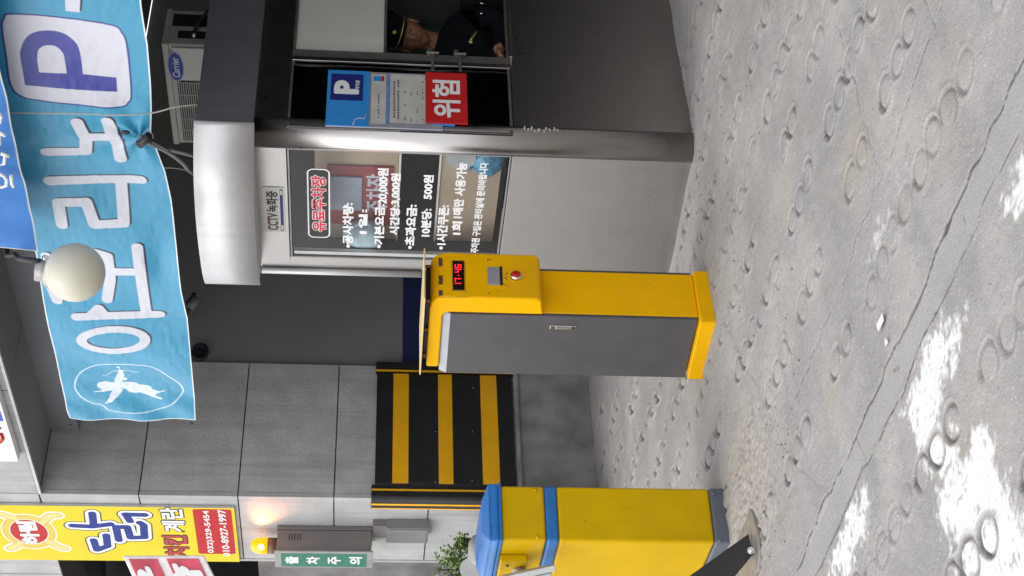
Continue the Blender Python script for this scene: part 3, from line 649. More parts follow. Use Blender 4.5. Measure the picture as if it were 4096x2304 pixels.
B().box(BX0, BX1-.01, BY0+.01, BY1, 2.052, 2.07).obj('ceiling_panel', mat('booth_ceiling', (.08, .08, .08), .7), bt)
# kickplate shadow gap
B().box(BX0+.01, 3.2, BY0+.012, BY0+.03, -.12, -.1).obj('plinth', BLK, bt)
# end post with the blunt foot
B().cyl((2.318, -.05, 1.235), (2.318, -.05, 2.046), .017, n=16).obj('downpipe', ALU, bt)
# street side window
def wframe_y(x0, x1, z0, z1, y, wd, dp, m_, nm='window_frame'):
    return B().box(x0, x1, y, y+dp, z1-wd, z1).box(x0, x1, y, y+dp, z0, z0+wd).box(x0, x0+wd, y, y+dp, z0+wd, z1-wd).box(x1-wd, x1, y, y+dp, z0+wd, z1-wd)
wf = wframe_y(fx0, fx1+.02, WZ0, WZ1, BY0-.003, .009, .035, ALU).obj('window_frame', mat('grey_frame', (.28, .28, .28), .45, metal=.5, var=.1), bt, bevel=.002)
B().box(fx0+.016, fx0+.04, BY0+.006, BY0+.03, WZ0+.016, WZ1-.016).obj('sash', ALU, bt, bevel=.002)
GY0 = BY0+.012
B().quad((fx0+.012, GY0, WZ0+.012), (fx1+.008, GY0, WZ0+.012), (fx1+.008, GY0, WZ1-.012), (fx0+.012, GY0, WZ1-.012)).obj('pane', GLASS, bt)
# canopy: straight over the passage side, bulging over the street side
cp = [(3.40, 1.5), (3.385, .75), (3.37, .35), (3.352, -.03)]
arc = [(3.26, -.115), (3.17, -.185), (3.05, -.232), (2.90, -.26), (2.73, -.262), (2.60, -.252), (2.51, -.238), (2.42, -.21), (2.372, -.185)]
arc = [tuple(q_) for q_ in arc]
zc0, zc1 = 2.047, 2.307
ins = [(2.372, -.03), (3.33, -.03)]
B().prism([cp[3]]+arc+[(2.372, -.02), (2.5, -.02), (3.32, -.02)], zc0, zc1, smooth=False).obj('canopy', ALU, bt)
# smooth fascia skin over the curve
sk = [cp[3]]+arc; fine = []
for i in range(len(sk)-1):
    p0, p1, p2_, p3 = (np.array(sk[j]) for j in (max(i-1, 0), i, i+1, min(i+2, len(sk)-1)))
    for k in range(4):
        t_ = k/4; fine.append(.5*((2*p1)+(-p0+p2_)*t_+(2*p0-5*p1+4*p2_-p3)*t_*t_+(-p0+3*p1-3*p2_+p3)*t_**3))
fine.append(np.array(sk[-1])); b = B()
n_ = len(fine); o_ = []
for i, q_ in enumerate(fine):
    d_ = fine[min(i+1, n_-1)]-fine[max(i-1, 0)]; nn = np.array([d_[1], -d_[0]]); nn = nn/np.linalg.norm(nn)
    if nn[1] > 0: nn = -nn
    o_.append(q_+nn*.006)
b.add([(x, y, z) for z in (zc0-.006, zc1+.006) for x, y in o_], [(i, i+1, n_+i+1, n_+i) for i in range(n_-1)], True)
o = b.obj('fascia', ALU, bt); md = o.modifiers.new('s', 'SOLIDIFY'); md.thickness = .006; md.offset = -1
B().prism([(3.352, -.03), (3.37, .35), (3.385, .75), (3.40, 1.5), (3.33, 1.5), (3.32, -.02)], zc0, zc1).obj('side_fascia', mat('dark_fascia', (.30, .32, .36), .4, metal=.8, var=.05, streak=.1), bt)
B().box(2.38, 3.32, -.018, 1.5, 2.2, 2.22).obj('roof_deck', DARK, bt)
# passage side window: fixed light, post, sliding opening
FR = mat('dark_window_frame', (.16, .15, .145), .45, metal=.6, var=.15, vs_=12)
XS = BX1+.003
def wframe_x(y0, y1, z0, z1, x, wd, dp): return B().box(x-dp, x, y0, y1, z1-wd, z1).box(x-dp, x, y0, y1, z0, z0+wd).box(x-dp, x, y0, y0+wd, z0+wd, z1-wd).box(x-dp, x, y1-wd, y1, z0+wd, z1-wd)
wframe_x(.0, .452, WZ0, WZ1, XS, .012, .03).obj('window_frame', FR, bt, bevel=.002)
B().box(XS-.035, XS+.008, .440, .468, WZ0, WZ1).obj('window_post', STEEL, bt, bevel=.003)
B().box(XS-.035, XS+.002, .470, .512, WZ0, WZ1).obj('window_post', FR, bt, bevel=.003)
B().quad((XS-.01, .012, WZ0+.012), (XS-.01, .44, WZ0+.012), (XS-.01, .44, WZ1-.012), (XS-.01, .012, WZ1-.012)).obj('pane', glassmat('tinted_glass', (.25, .27, .28)), bt)
wframe_x(.512, 1.10, WZ0, WZ1, XS, .012, .03).obj('window_frame', FR, bt, bevel=.002)
B().box(XS-.006, XS+.03, .50, 1.10, WZ0-.012, WZ0+.004).obj('sill', STEEL, bt, bevel=.002)
zz = 1.462
B().box(XS-.022, XS-.014, .518, 1.09, zz, WZ1-.012).obj('blind_panel', mat('milky_panel', (.50, .50, .46), .6, var=.08, vs_=2, streak=.1), bt)
B().box(XS-.026, XS-.006, .512, 1.10, zz-.014, zz).obj('window_rail', FR, bt, bevel=.002)
for hz in (1.225, 1.092):
    hb = B().box(XS+.006, XS+.016, .40, .53, hz-.007, hz+.007).cyl((XS+.02, .515, hz-.03), (XS+.02, .515, hz+.03), .008, n=10).box(XS+.004, XS+.014, .505, .55, hz+.008, hz+.028)
    hb.cyl((XS+.01, .452, hz), (XS+.02, .452, hz), .007, n=8)
    hb.obj('hinge', FR, bt, bevel=.0015)
# tape residue on the column
b = B()
for k in range(14):
    zq = .80-.16*k/13+random.uniform(-.01, .01); a_ = random.uniform(.05, .3); y_ = .052-.101*math.sin(a_); x_ = 3.21+.101*math.cos(a_)
    b.box(x_-.001, x_+.0012, y_-random.uniform(.003, .012), y_+.008, zq-.004, zq+.003)
b.obj('tape_residue', mat('tape_scraps', (.5, .5, .5), .6, var=.2), bt)
# counters and backdrop seen through the street window
BEI = mat('beige_board', (.36, .29, .21), .7, var=.08, vs_=3)
tag(B().box(2.38, 3.19, .13, .145, 1.375, 1.78).obj('notice_backing', BEI), 'brown board behind the price window glass, upper one', 'board')
tag(B().box(2.38, 3.19, .13, .145, .87, 1.165).obj('notice_backing', BEI), 'brown board behind the price window glass, lower one', 'board')
tag(B().box(2.38, 3.19, .12, .15, 1.362, 1.373).box(2.38, 3.19, .12, .15, 1.167, 1.176).obj('shelf_edge', WHT2), 'thin pale shelf edges between the two brown boards', 'shelf')
# things standing behind the glass
q = P(1100+760*.41545, 550+1040*.41545, Y=0.0)
jr = thing('water_jug', 'pale blue plastic jug behind the price window, left corner', 'jug', (2.52, .0, 1.46))
B().lathe((2.50, .055, 1.45), [(.0, 0), (.062, 0), (.07, .03), (.07, .12), (.055, .17), (.03, .19), (0, .19)], 20).obj('body', mat('pale_blue_plastic', (.30, .42, .46), .3, var=.2, vs_=15), jr)
B().tube([(2.565, .05, 1.49), (2.59, .05, 1.52), (2.585, .05, 1.56), (2.56, .05, 1.58)], .007).obj('handle', mat('jug_handle', (.3, .4, .45), .4), jr)
rs = thing('red_notice_sheet', 'red sheet with white letters behind the price window beside the jug', 'notice', (2.78, .02, 1.42))
B().box(2.50, 2.93, .118, .124, 1.40, 1.72).obj('sheet', mat('red_sheet', (.22, .015, .02), .5, var=.1), rs)
text_on('lettering', '주차장', (2.60, .116, 1.42), (1, 0, 0), (0, 0, 1), .28, .11, mat('grey_print', (.42, .45, .5), .5), rs, bold=.03)
B().box(2.62, 2.86, .106, .114, 1.55, 1.76).obj('pale_card', mat('grey_card', (.24, .28, .34), .5), rs)
bg_ = thing('blue_plastic_bag', 'blue plastic bag lying behind the lower right of the price window', 'bag', (3.08, -.01, .89))
b = B(); R_ = []
for j in range(9):
    t_ = j/8; rr = .10*math.sin(math.pi*min(t_*.93+.05, 1))**.7+.01
    R_.append([(3.08+rr*math.cos(a_)*(1+.12*math.sin(3*a_+j)), .05+rr*.4*math.sin(a_), .875+.16*t_+.008*math.sin(4*a_+j*2)) for a_ in np.linspace(0, 2*math.pi, 19)[:-1]])
b.loft(R_).obj('bag', mat('blue_film', (.05, .22, .36), .3, var=.4, vs_=30, bump=.5, bs=60), bg_)
B().cyl((3.02, .05, 1.03), (3.06, .05, 1.07), .02, .008, 8).obj('twisted_neck', mat('blue_film_light', (.2, .36, .45), .3), bg_)
fn = thing('hand_fan', 'round clear hand fan with white handle at the right of the price window', 'fan', (3.10, -.005, 1.1))
B().cyl((3.11, .02, 1.08), (3.11, .026, 1.08), .07, n=28).obj('fan_disc', mat('clear_fan', (.30, .32, .32), .25, var=.2), fn)
q = P(1100+1560*.41545, 550+205*.41545, Y=.0)
B().tube([(3.145, .02, 1.12), (3.155, .02, 1.165), (3.16, .02, 1.19)], [.006, .008, .013]).obj('handle', WHT2, fn)

# CCTV sticker
cs = thing('cctv_notice', 'small white CCTV recording sticker above the price window', 'sticker', (2.8, BY0, 1.92))
xa, xb = 3.304-.694, 3.304-.368
B().box(xa, xb, BY0-.004, BY0-.0005, 1.918, 2.022).obj('plate', WHT2, cs, bevel=.003)
B().box(xa+.012, xb-.012, BY0-.0052, BY0-.0042, 1.926, 1.940).obj('navy_bar', NVP, cs)
B().box(xa+.018, xa+.055, BY0-.0062, BY0-.0054, 1.928, 1.938).box(xb-.05, xb-.02, BY0-.0062, BY0-.0054, 1.928, 1.938).obj('logo_mark', WHT2, cs)
text_on('lettering', 'CCTV', (xa+.016, BY0-.0052, 1.952), (1, 0, 0), (0, 0, 1), .125, .052, mat('brown_print', (.12, .02, .015), .5), cs, bold=.03)
text_on('lettering', '녹화중', (xa+.150, BY0-.0052, 1.950), (1, 0, 0), (0, 0, 1), .150, .056, BLKP, cs, bold=.03)

# price lettering on the glass
pl = thing('price_lettering', 'white adhesive price list with red title on the booth window glass', 'lettering', (2.8, GY0-.003, .95))
TY = GY0-.003
for s_, a_, b_, c0, d0 in (('•공사차량:', 650, 755, 1062, 628), ('1일:', 805, 890, 930, 690), ('•기본요금:', 955, 1055, 1066, 640), ('20,000원', 985, 1095, 640, 295), ('시간당:', 1105, 1200, 940, 650), ('3,000원', 1112, 1212, 648, 345),
                          ('•초과요금:', 1255, 1360, 1075, 646), ('10분당:', 1405, 1505, 955, 685), ('500원', 1425, 1522, 595, 360), ('•1시간쿠폰:', 1560, 1665, 1080, 650), ('1회', 1703, 1800, 937, 808), ('1매만', 1713, 1815, 778, 590), ('사용가능', 1738, 1842, 562, 240), ('주차권 구입은 관리실에 문의바랍니다', 1925, 2008, 1112, 240)):
    tpxY(s_, a_, b_, c0, d0, TY, WHT, pl, bold=.045)
tpxY('유료주차장', 352, 490, 905, 368, TY, WHT, pl, bold=.085, lift=.0, grow=.05)
tpxY('유료주차장', 352, 490, 905, 368, TY, mat('title_red', (.62, .02, .04), .5), pl, bold=.03, lift=.0012, name='title_lettering')
zt, zb = P(1100+312*.41545, 813, Y=TY)[2], P(1100+530*.41545, 813, Y=TY)[2]; xl, xr = P(1275, 550+965*.41545, Y=TY)[0], P(1275, 550+302*.41545, Y=TY)[0]
def rrect(x0, x1, z0_, z1_, r_, n=6):
    out = []
    for cx, cz_, a0 in ((x1-r_, z1_-r_, 0), (x0+r_, z1_-r_, 90), (x0+r_, z0_+r_, 180), (x1-r_, z0_+r_, 270)):
        for k in range(n+1): a_ = math.radians(a0+90*k/n); out.append((cx+r_*math.cos(a_), cz_+r_*math.sin(a_)))
    return out
o1 = rrect(xl, xr, zb, zt, .03); i1 = rrect(xl+.007, xr-.007, zb+.007, zt-.007, .024); n_ = len(o1)
B().add([(x, TY, z) for x, z in o1]+[(x, TY, z) for x, z in i1], [(i, (i+1) % n_, n_+(i+1) % n_, n_+i) for i in range(n_)]).obj('title_outline', WHT, pl)
B().add([(x, TY+.0008, z) for x, z in i1], [list(range(n_))]).obj('title_ground', BLKP, pl)

# ------------------------------------------------------------------ notices hung on the passage side window
XN = XS+.012
def rx(zx, zy): return P(1150+zx/2.415, zy/2.415, X=XN)
nb = thing('parking_notice_board', 'blue headed parking notice board with papers on the dark booth window', 'notice board', (XN, .2, 1.06))
y0 = rx(380, 1210)[1]; y1 = rx(380, 675)[1]; zt = rx(380, 940)[2]; zh = rx(790, 940)[2]; zb = rx(1500, 940)[2]
B().box(XN-.01, XN-.001, y0, y1, zb, zt).obj('backing', mat('lilac_grey_board', (.26, .26, .31), .5, var=.06), nb, bevel=.002)
B().box(XN-.001, XN+.001, y0, y1, zh, zt).obj('blue_header', SKYB, nb)
a_ = rx(412, 965); c_ = rx(735, 725)
B().box(XN+.001, XN+.0022, a_[1], c_[1], c_[2], a_[2]).obj('navy_square', NVP, nb)
tpxX('P', 450, 692, 908, 775, XN+.0032, WHT, nb, bold=.05)
tpxX('주차장', 655, 700, 860, 775, XN+.0034, WHT, nb, bold=.03)
z_ = [rx(630, 1210), rx(650, 1160), rx(690, 1140), rx(740, 1150), rx(760, 1100)]
b = B(); b.tube([(XN+.002, q_[1], q_[2]) for q_ in z_], .0022, 5).obj('scratch', WHT2, nb)
PAP = mat('aged_paper', (.46, .45, .41), .7, var=.1, vs_=12, grime=.2)
for xa_, xb_ in ((815, 945), (995, 1335)):
    q0 = rx(xb_, 1200); q1 = rx(xa_, 718); B().box(XN+.0012, XN+.0024, q0[1], q1[1], q0[2], q1[2]).obj('paper', PAP, nb)
q0 = rx(905, 790); q1 = rx(830, 740); B().box(XN+.003, XN+.0036, q0[1], q1[1], q0[2], q1[2]).obj('blue_logo', SKYB, nb)
q0 = rx(935, 790); q1 = rx(908, 740); B().box(XN+.003, XN+.0036, q0[1], q1[1], q0[2], q1[2]).obj('red_logo', RED, nb)
b = B()      # blurred rows of small print
def rowpx(xc, hh, ya, yb, dens=.7):
    y_ = ya
    while y_ > yb:
        ln = random.uniform(12, 30)
        if random.random() < dens:
            q0 = rx(xc+hh, y_); q1 = rx(xc-hh, y_-ln*.7); b.box(XN+.003, XN+.0034, q0[1], q1[1], q0[2], q1[2])
        y_ -= ln
rowpx(880, 7, 1170, 830, .6); rowpx(1030, 8, 1140, 780, .95); rowpx(1070, 8, 1150, 780, .95)
for xc in (1135, 1195, 1255, 1305): rowpx(xc, 6, 1180, 800, .35)
b.obj('small_print', mat('faded_ink', (.10, .10, .12), .7), nb)
q0 = rx(985, 1200); q1 = rx(950, 735); B().box(XN+.0012, XN+.002, q0[1], q1[1], q0[2], q1[2]).obj('blue_strip', mat('faded_blue', (.12, .22, .42), .6, var=.2, vs_=40), nb)
dg_ = thing('danger_sign', 'red danger sign with two white characters under the notice board', 'sign', (XN+.01, .2, 1.055))
q0 = rx(1740, 1208); q1 = rx(1332, 708)
B().box(XN+.004, XN+.010, q0[1]-.003, q1[1], rx(1735, 960)[2], rx(1332, 960)[2]).obj('plate', RED, dg_, bevel=.002)
B().box(XN-.006, XN+.0035, q0[1]-.006, q1[1]-.03, rx(1610, 960)[2], rx(1400, 960)[2]).obj('blue_rear_plate', SKYB, dg_)
tpxX('위험', 1400, 1672, 1135, 775, XN+.0115, WHT, dg_, bold=.028)

# ------------------------------------------------------------------ attendant, seated, head and shoulders in the window
SKIN = mat('skin', (.24, .11, .062), .5, var=.12, vs_=20)
SKIND = mat('lips_and_brows', (.10, .035, .025), .6)
JK = mat('dark_uniform_jacket', (.005, .0055, .008), .9, spec=.15, var=.3, vs_=10, bump=.4, bs=40)
BRASS = mat('brass', (.75, .62, .25), .35, metal=.7)
pc = np.array(P(1662, 142, X=3.02)); ap = thing('person', 'seated attendant in dark jacket and peaked cap with gold cord, hand on the window sill', 'person', (2.95, pc[1]+.1, .07))
hd = np.array([.60, -.80, -.10]); hd /= np.linalg.norm(hd); sd_ = np.cross(hd, (0, 0, 1)); sd_ /= np.linalg.norm(sd_); up_ = np.cross(sd_, hd); _c, _s = math.cos(.24), math.sin(.24); sd_, up_ = sd_*_c+up_*_s, up_*_c-sd_*_s
hc = pc+hd*-.02+np.array([-.02, .02, .035])
def hp(f_, s_, u_): return hc+hd*f_+sd_*s_+up_*u_
b = B(); R_ = []; nj, ni = 40, 44
for j in range(nj+1):
    ph_ = -math.pi/2+math.pi*j/nj; cu_, su_ = math.cos(ph_), math.sin(ph_); row = []
    for i in range(ni):
        th = 2*math.pi*i/ni; cf, sf = math.cos(th), math.sin(th)
        f_ = .096*cu_*cf; s_ = .077*cu_*sf; u_ = .122*su_
        if u_ < 0: s_ *= 1+u_*2.2; f_ *= 1+u_*.6
        if cf > 0:
            G_ = lambda us0, uu0, a1, b1: math.exp(-((s_-us0)/a1)**2-((u_-uu0)/b1)**2)
            f_ += .026*G_(0, -.018, .012, .022)+.010*G_(0, .0, .009, .03)+.006*G_(0, -.055, .022, .010)+.012*G_(0, -.088, .024, .018)+.005*G_(0, .03, .05, .010)
            f_ -= .011*G_(.031, .008, .016, .011)+.011*G_(-.031, .008, .016, .011)+.004*G_(0, -.056, .025, .003)
            f_ += .004*G_(.036, -.02, .016, .02)+.004*G_(-.036, -.02, .016, .02)
        row.append(hp(f_, s_, u_))
    R_.append(row)
b.loft(R_, cap=False)
for s1 in (1, -1):
    c0 = hp(-.005, s1*.072, -.005); b.loft([[c0+hd*.018*math.cos(a_)*k2+up_*.032*math.sin(a_)*k2+sd_*s1*w2 for a_ in np.linspace(0, 2*math.pi, 13)[:-1]] for k2, w2 in ((.5, -.006), (1, .004), (1.05, .012), (.6, .016))])
nk = hc+np.array([0, .0, -.10]); b.tube([hp(-.02, 0, -.06), hp(-.03, 0, -.12), hp(-.045, 0, -.17), hp(-.05, 0, -.22)], [.052, .05, .056, .07], 18)
# hand on the sill: palm, thumb and four curled fingers
hq = np.array(P(1968, 222, X=3.27)); hz = WZ0+.012
b.sphere((3.262, hq[1]+.05, hz+.026), .04, 12, (.85, 1.15, .42))
for k in range(4):
    x_ = 3.232+k*.019; Lf = (.052, .062, .058, .044)[k]
    b.tube([(x_, hq[1]+.03, hz+.028), (x_, hq[1]+.005, hz+.034), (x_, hq[1]-.02*Lf/.05, hz+.028), (x_, hq[1]-.032*Lf/.05, hz+.010)], [.010, .0095, .009, .0075], 8)
b.tube([(3.235, hq[1]+.06, hz+.022), (3.212, hq[1]+.035, hz+.02), (3.208, hq[1]+.012, hz+.012)], [.012, .010, .008], 8)
b.tube([hp(-.05, 0, -.20), hp(-.05, .08, -.25), hp(-.04, .17, -.30), hp(.0, .22, -.44), (3.235, hq[1]+.09, hz+.03), (3.255, hq[1]+.06, hz+.028)], [.06, .05, .04, .035, .028, .026], 10)
bdy = b.obj('body', SKIN, ap)
for s1 in (1, -1):
    B().tube([hp(.083, s1*.021, .028), hp(.084, s1*.036, .032), hp(.075, s1*.050, .026)], .0036, 6).obj('eyebrow', SKIND, ap)
    B().tube([hp(.084, s1*.023, .006), hp(.0845, s1*.033, .008), hp(.079, s1*.044, .004)], .0030, 6).obj('eye', SKIND, ap)
B().tube([hp(.092, -.023, -.058), hp(.0995, 0, -.056), hp(.092, .023, -.058)], .0034, 6).obj('lips', SKIND, ap)
b = B().loft([[hp(-.012+.091*math.cos(a_)*k2, .077*math.sin(a_)*k2, u2) for a_ in np.linspace(0, 2*math.pi, 25)[:-1]] for k2, u2 in ((1.0, -.02), (1.02, .02), (1.0, .05))])
# hair shows only behind and beside the ears
b = B().loft([[hp(-.020+.086*math.cos(a_)*k2, .078*math.sin(a_)*k2, u2) for a_ in np.linspace(math.pi*.56, math.pi*1.44, 16)]+[hp(-.02+.05*math.cos(a_)*k2, .07*math.sin(a_)*k2, u2) for a_ in np.linspace(math.pi*1.44, math.pi*.56, 16)] for k2, u2 in ((.9, -.05), (1.0, -.02), (1.03, .03), (1.0, .06))])
b.obj('hair', mat('short_dark_hair', (.02, .018, .017), .8), ap)
cpb = B().loft([[hp(-.01+.099*math.cos(a_)*k2+f2, .083*math.sin(a_)*k2, u2+.10*0) for a_ in np.linspace(0, 2*math.pi, 29)[:-1]] for k2, u2, f2 in ((1.0, .040, 0), (1.01, .075, 0), (1.18, .112, .004), (1.22, .124, .004), (1.1, .134, 0), (.6, .138, 0))]).obj('cap', JK, ap)
n_ = 15; tp = [hp(.078*math.cos(a_)+.0, .080*math.sin(a_), .052) for a_ in np.linspace(-1.25, 1.25, n_)]; bo_ = [hp(.035+.088*math.cos(a_), .078*math.sin(a_), .040-.006*math.cos(a_)) for a_ in np.linspace(-1.25, 1.25, n_)]
b = B().add(tp+bo_, [(i, i+1, n_+i+1, n_+i) for i in range(n_-1)], True); o = b.obj('cap_visor', mat('glossy_black', (.01, .01, .01), .2), cpb); md = o.modifiers.new('s', 'SOLIDIFY'); md.thickness = .004
B().tube([hp(.004+.096*math.cos(a_), .086*math.sin(a_), .049) for a_ in np.linspace(-1.5, 1.5, 18)], .0035, 6).obj('gold_cord', BRASS, cpb)
B().sphere(hp(.094, 0, .088), .011, 8, (1, 1, 1.2)).obj('badge', mat('yellow_badge', (.7, .65, .1), .4), cpb)
# jacket grown from a skeleton
sk_v = [((-.05, 0, -.55), (.17, .15)), ((-.06, 0, -.38), (.165, .14)), ((-.055, 0, -.25), (.15, .11)), ((-.048, 0, -.175), (.07, .065)),
        ((-.05, .17, -.25), (.075, .075)), ((-.05, -.17, -.25), (.075, .075)), ((.0, .24, -.46), (.062, .062)), ((.03, -.23, -.44), (.062, .062))]
me = bpy.data.meshes.new('jacket'); offp = np.array(base_of(ap))
J = [hp(*q_[0])-offp for q_ in sk_v]
# forearms end at the sill
J.append(np.array([3.255, hq[1]+.075, hz+.034])-offp); J.append(hp(.20, .10, -.52)-offp)
rad = [q_[1] for q_ in sk_v]+[(.036, .036), (.04, .04)]
# nearer arm is the one whose elbow lies closer to the window
e4, e5 = J[6], J[7]; nearer, far_ = 6, 7
me.from_pydata([tuple(q_) for q_ in J], [(0, 1), (1, 2), (2, 3), (2, 4), (2, 5), (4, 6), (5, 7), (nearer, 8), (far_, 9)], [])
o = bpy.data.objects.new('jacket', me); col.objects.link(o); o.parent = ap; me.materials.append(JK)
md = o.modifiers.new('skin', 'SKIN'); md.use_smooth_shade = True
for i, r_ in enumerate(rad): me.skin_vertices[0].data[i].radius = r_
me.skin_vertices[0].data[0].use_root = True
md = o.modifiers.new('sub', 'SUBSURF'); md.levels = 2; md.render_levels = 2
dg = bpy.context.evaluated_depsgraph_get(); me2 = bpy.data.meshes.new_from_object(o.evaluated_get(dg)); o.modifiers.clear(); o.data = me2
if not me2.materials: me2.materials.append(JK)
for pf in me2.polygons: pf.use_smooth = True
b = B().loft([[hp(-.045+.068*k2*math.cos(a_), .068*k2*math.sin(a_), u2+.012*math.cos(a_)) for a_ in np.linspace(0, 2*math.pi, 25)[:-1]] for k2, u2 in ((1.35, -.205), (1.15, -.185), (1.02, -.165), (1.06, -.162), (1.2, -.185))], cap=False)
b.obj('collar', JK, ap)
B().cyl(P(1878, 168, X=3.14), P(1905, 128, X=3.14), .006, n=8).sphere(P(1884, 168, X=3.14), .011, 8).obj('brass_clip', BRASS, ap)
b = B()
for (xa_, ya_), (xb_, yb_) in (((1908, 8), (1945, 18)), ((1920, 55), (1938, 52))): b.cyl(P(xa_, ya_, X=3.12), P(xb_, yb_, X=3.12), .004, n=6)
b.obj('silver_pin', CHR, ap)
# chair behind him so that he sits on something
ch = thing('office_chair', 'dark office chair under the seated attendant', 'chair', (2.93, pc[1]+.14, .07))
cy = pc[1]+.14
B().box(2.72, 3.12, cy-.2, cy+.22, .46, .52).obj('seat', DARK, ch, bevel=.02); B().box(2.74, 3.10, cy+.24, cy+.28, .6, 1.05).obj('backrest', DARK, ch, bevel=.02)
B().cyl((2.92, cy, .1), (2.92, cy, .46), .025).box(2.7, 3.14, cy-.02, cy+.02, .075, .105).box(2.9, 2.94, cy-.22, cy+.22, .075, .105).obj('base', BLK, ch)
B().box(2.9, 2.94, cy+.2, cy+.25, .49, .7).obj('back_support', BLK, ch)
# greenish shelf in the booth behind him
tag(B().box(2.42, 2.75, 1.2, 1.36, 1.05, 1.9).obj('steel_cabinet', mat('green_grey_cabinet', (.05, .085, .075), .5)), 'dark green cabinet behind the seated attendant', 'cabinet')

# ------------------------------------------------------------------ air conditioner behind the booth roof
ac = thing('air_conditioner', 'cream outdoor air conditioner unit with oval blue badge above the booth roof', 'air conditioner', (2.0, 1.65, 2.08))
CRM = mat('cream_enamel', (.40, .40, .36), .45, var=.05, grime=.15)
AX0, AX1, AZ1 = 1.60, 2.405, 2.702
B().box(AX0, AX1, 1.512, 1.80, 2.14, AZ1).obj('casing', CRM, ac, bevel=.012)
B().box(AX0-.004, AX1+.004, 1.502, 1.805, AZ1-.035, AZ1+.003).obj('top_cover', CRM, ac, bevel=.008)
gx1 = P(760, 325, Y=1.5)[0]
B().box(gx1+.004, AX1-.02, 1.500, 1.514, 2.16, AZ1-.05).obj('front_panel', mat('cream_panel', (.5, .5, .46), .4, var=.04, grime=.1), ac, bevel=.006)
B().box(AX0+.03, gx1-.012, 1.509, 1.5125, 2.17, AZ1-.06).obj('grille_recess', BLK, ac)
for k in range(40):
    z_ = 2.18+k*.0125
    if z_ < AZ1-.065: B().box(AX0+.03, gx1-.012, 1.499, 1.507, z_, z_+.004).obj('grille_bar', CRM, ac)
for k in range(6):
    x_ = AX0+.03+k*(gx1-AX0-.042)/5; B().box(x_-.002, x_+.002, 1.4965, 1.4985, 2.17, AZ1-.06).obj('grille_rib', CRM, ac)
c = P(703, 267, Y=1.498); oe = [(c[0]+.118*math.cos(a_), c[2]+.046*math.sin(a_)) for a_ in np.linspace(0, 2*math.pi, 41)[:-1]]
B().add([(x, 1.4985, z) for x, z in oe], [list(range(40))]).obj('badge_rim', mat('pale_blue_rim', (.3, .33, .5), .5), ac)
B().add([(c[0]+(x-c[0])*.9, 1.497, c[2]+(z-c[2])*.88) for x, z in oe], [list(range(40))]).obj('badge_oval', mat('badge_blue', (.02, .025, .28), .5), ac)
text_on('lettering', 'Carrier', (c[0]-.082, 1.4955, c[2]-.02), (1, 0, 0), (.12, 0, .99), .155, .042, mat('badge_text', (.6, .62, .75), .5), ac, bold=.02)
b = B()
q0 = P(757, 105, X=AX1+.002); q1 = P(680, 85, X=AX1+.002)
B().box(AX1, AX1+.004, 1.56, 1.62, 2.45, 2.62).obj('side_handle', BLK, ac); B().box(AX1, AX1+.004, 1.66, 1.76, 2.40, 2.66).obj('side_handle', BLK, ac)
q = P(776, 140, X=AX1+.02); B().sphere((AX1+.02, q[1], q[2]), .016, 10).cyl((AX1, q[1], q[2]), (AX1+.02, q[1], q[2]), .01, n=8).obj('valve', CHR, ac)
B().tube([(AX1+.02, q[1]+.02, q[2]), (AX1+.05, q[1]+.08, q[2]-.02), (AX1+.08, q[1]+.2, q[2]-.1), (AX1+.05, q[1]+.3, q[2]-.5)], .012).obj('hose', BLK, ac)
st = thing('air_conditioner_stand', 'steel frame stand under the air conditioner behind the booth', 'stand', (2.0, 1.65, 0))
for x_ in (1.68, 2.30):
    for y_ in (1.54, 1.77): B().box(x_-.02, x_+.02, y_-.02, y_+.02, -.02, 2.10).obj('leg', BLKM, st)
B().box(1.64, 2.36, 1.52, 1.79, 2.10, 2.14).obj('platform', BLKM, st)

# CCTV camera and a coil on the inner wall, partly behind the banner
cc = thing('security_camera', 'small grey bullet security camera on the wall under the left part of the cyan banner', 'camera', (.0, 1.5, 2.7))
a_ = P(760, 1235, X=.12); b_ = P(795, 1190, X=.16)
B().cyl(a_, b_, .032, n=16).obj('housing', mat('camera_grey', (.16, .155, .15), .4), cc)
B().cyl(a_, (-.03, a_[1]+.03, a_[2]+.08), .012, n=8).obj('bracket', BLKM, cc)
B().tube([P(745, 1215, X=.1), P(770, 1190, X=.11), P(778, 1172, X=.12)], .014, 8).obj('visor', BLKM, cc)
l0 = P(800, 1400, X=.02)
tag(B().tube([(.0, l0[1]+.06*math.cos(t_), l0[2]+.045*math.sin(t_)) for t_ in np.linspace(0, 6.3, 22)], .012, 8).box(-.03, -.005, l0[1]-.035, l0[1]+.035, l0[2]-.03, l0[2]+.03).obj('cable_coil', mat('dark_blue_cable', (.012, .014, .022), .6)), 'dark coil of cable at the top of the inner wall beside the tiled wall', 'cable coil')

# ================================================================== TICKET MACHINE
nb_ = np.array([3.227, -1.016, 0]); e1 = np.array([0, 1.0, 0]); e2 = np.array([-.989, -.147, 0]); e2 /= np.linalg.norm(e2)
uz = np.array([0, 0, 1.0])
tm = thing('ticket_machine', 'yellow ticket machine with grey door and red button in front of the booth', 'ticket machine', (3.05, -.88, 0))
def tmb(a0, a1, c0, c1, z0, z1): return B().frame(nb_, e1, e2, uz, a0, a1, c0, c1, z0, z1)
tmb(0, .290, 0, .360, -.03, .066).obj('plinth', YEL, tm, bevel=.006)
tmb(.048, .288, .022, .365, .066, 1.17).obj('cabinet', YEL, tm, bevel=.006)
tmb(.288, .304, .03, .36, .074, 1.17).obj('far_door', GREY, tm, bevel=.003)
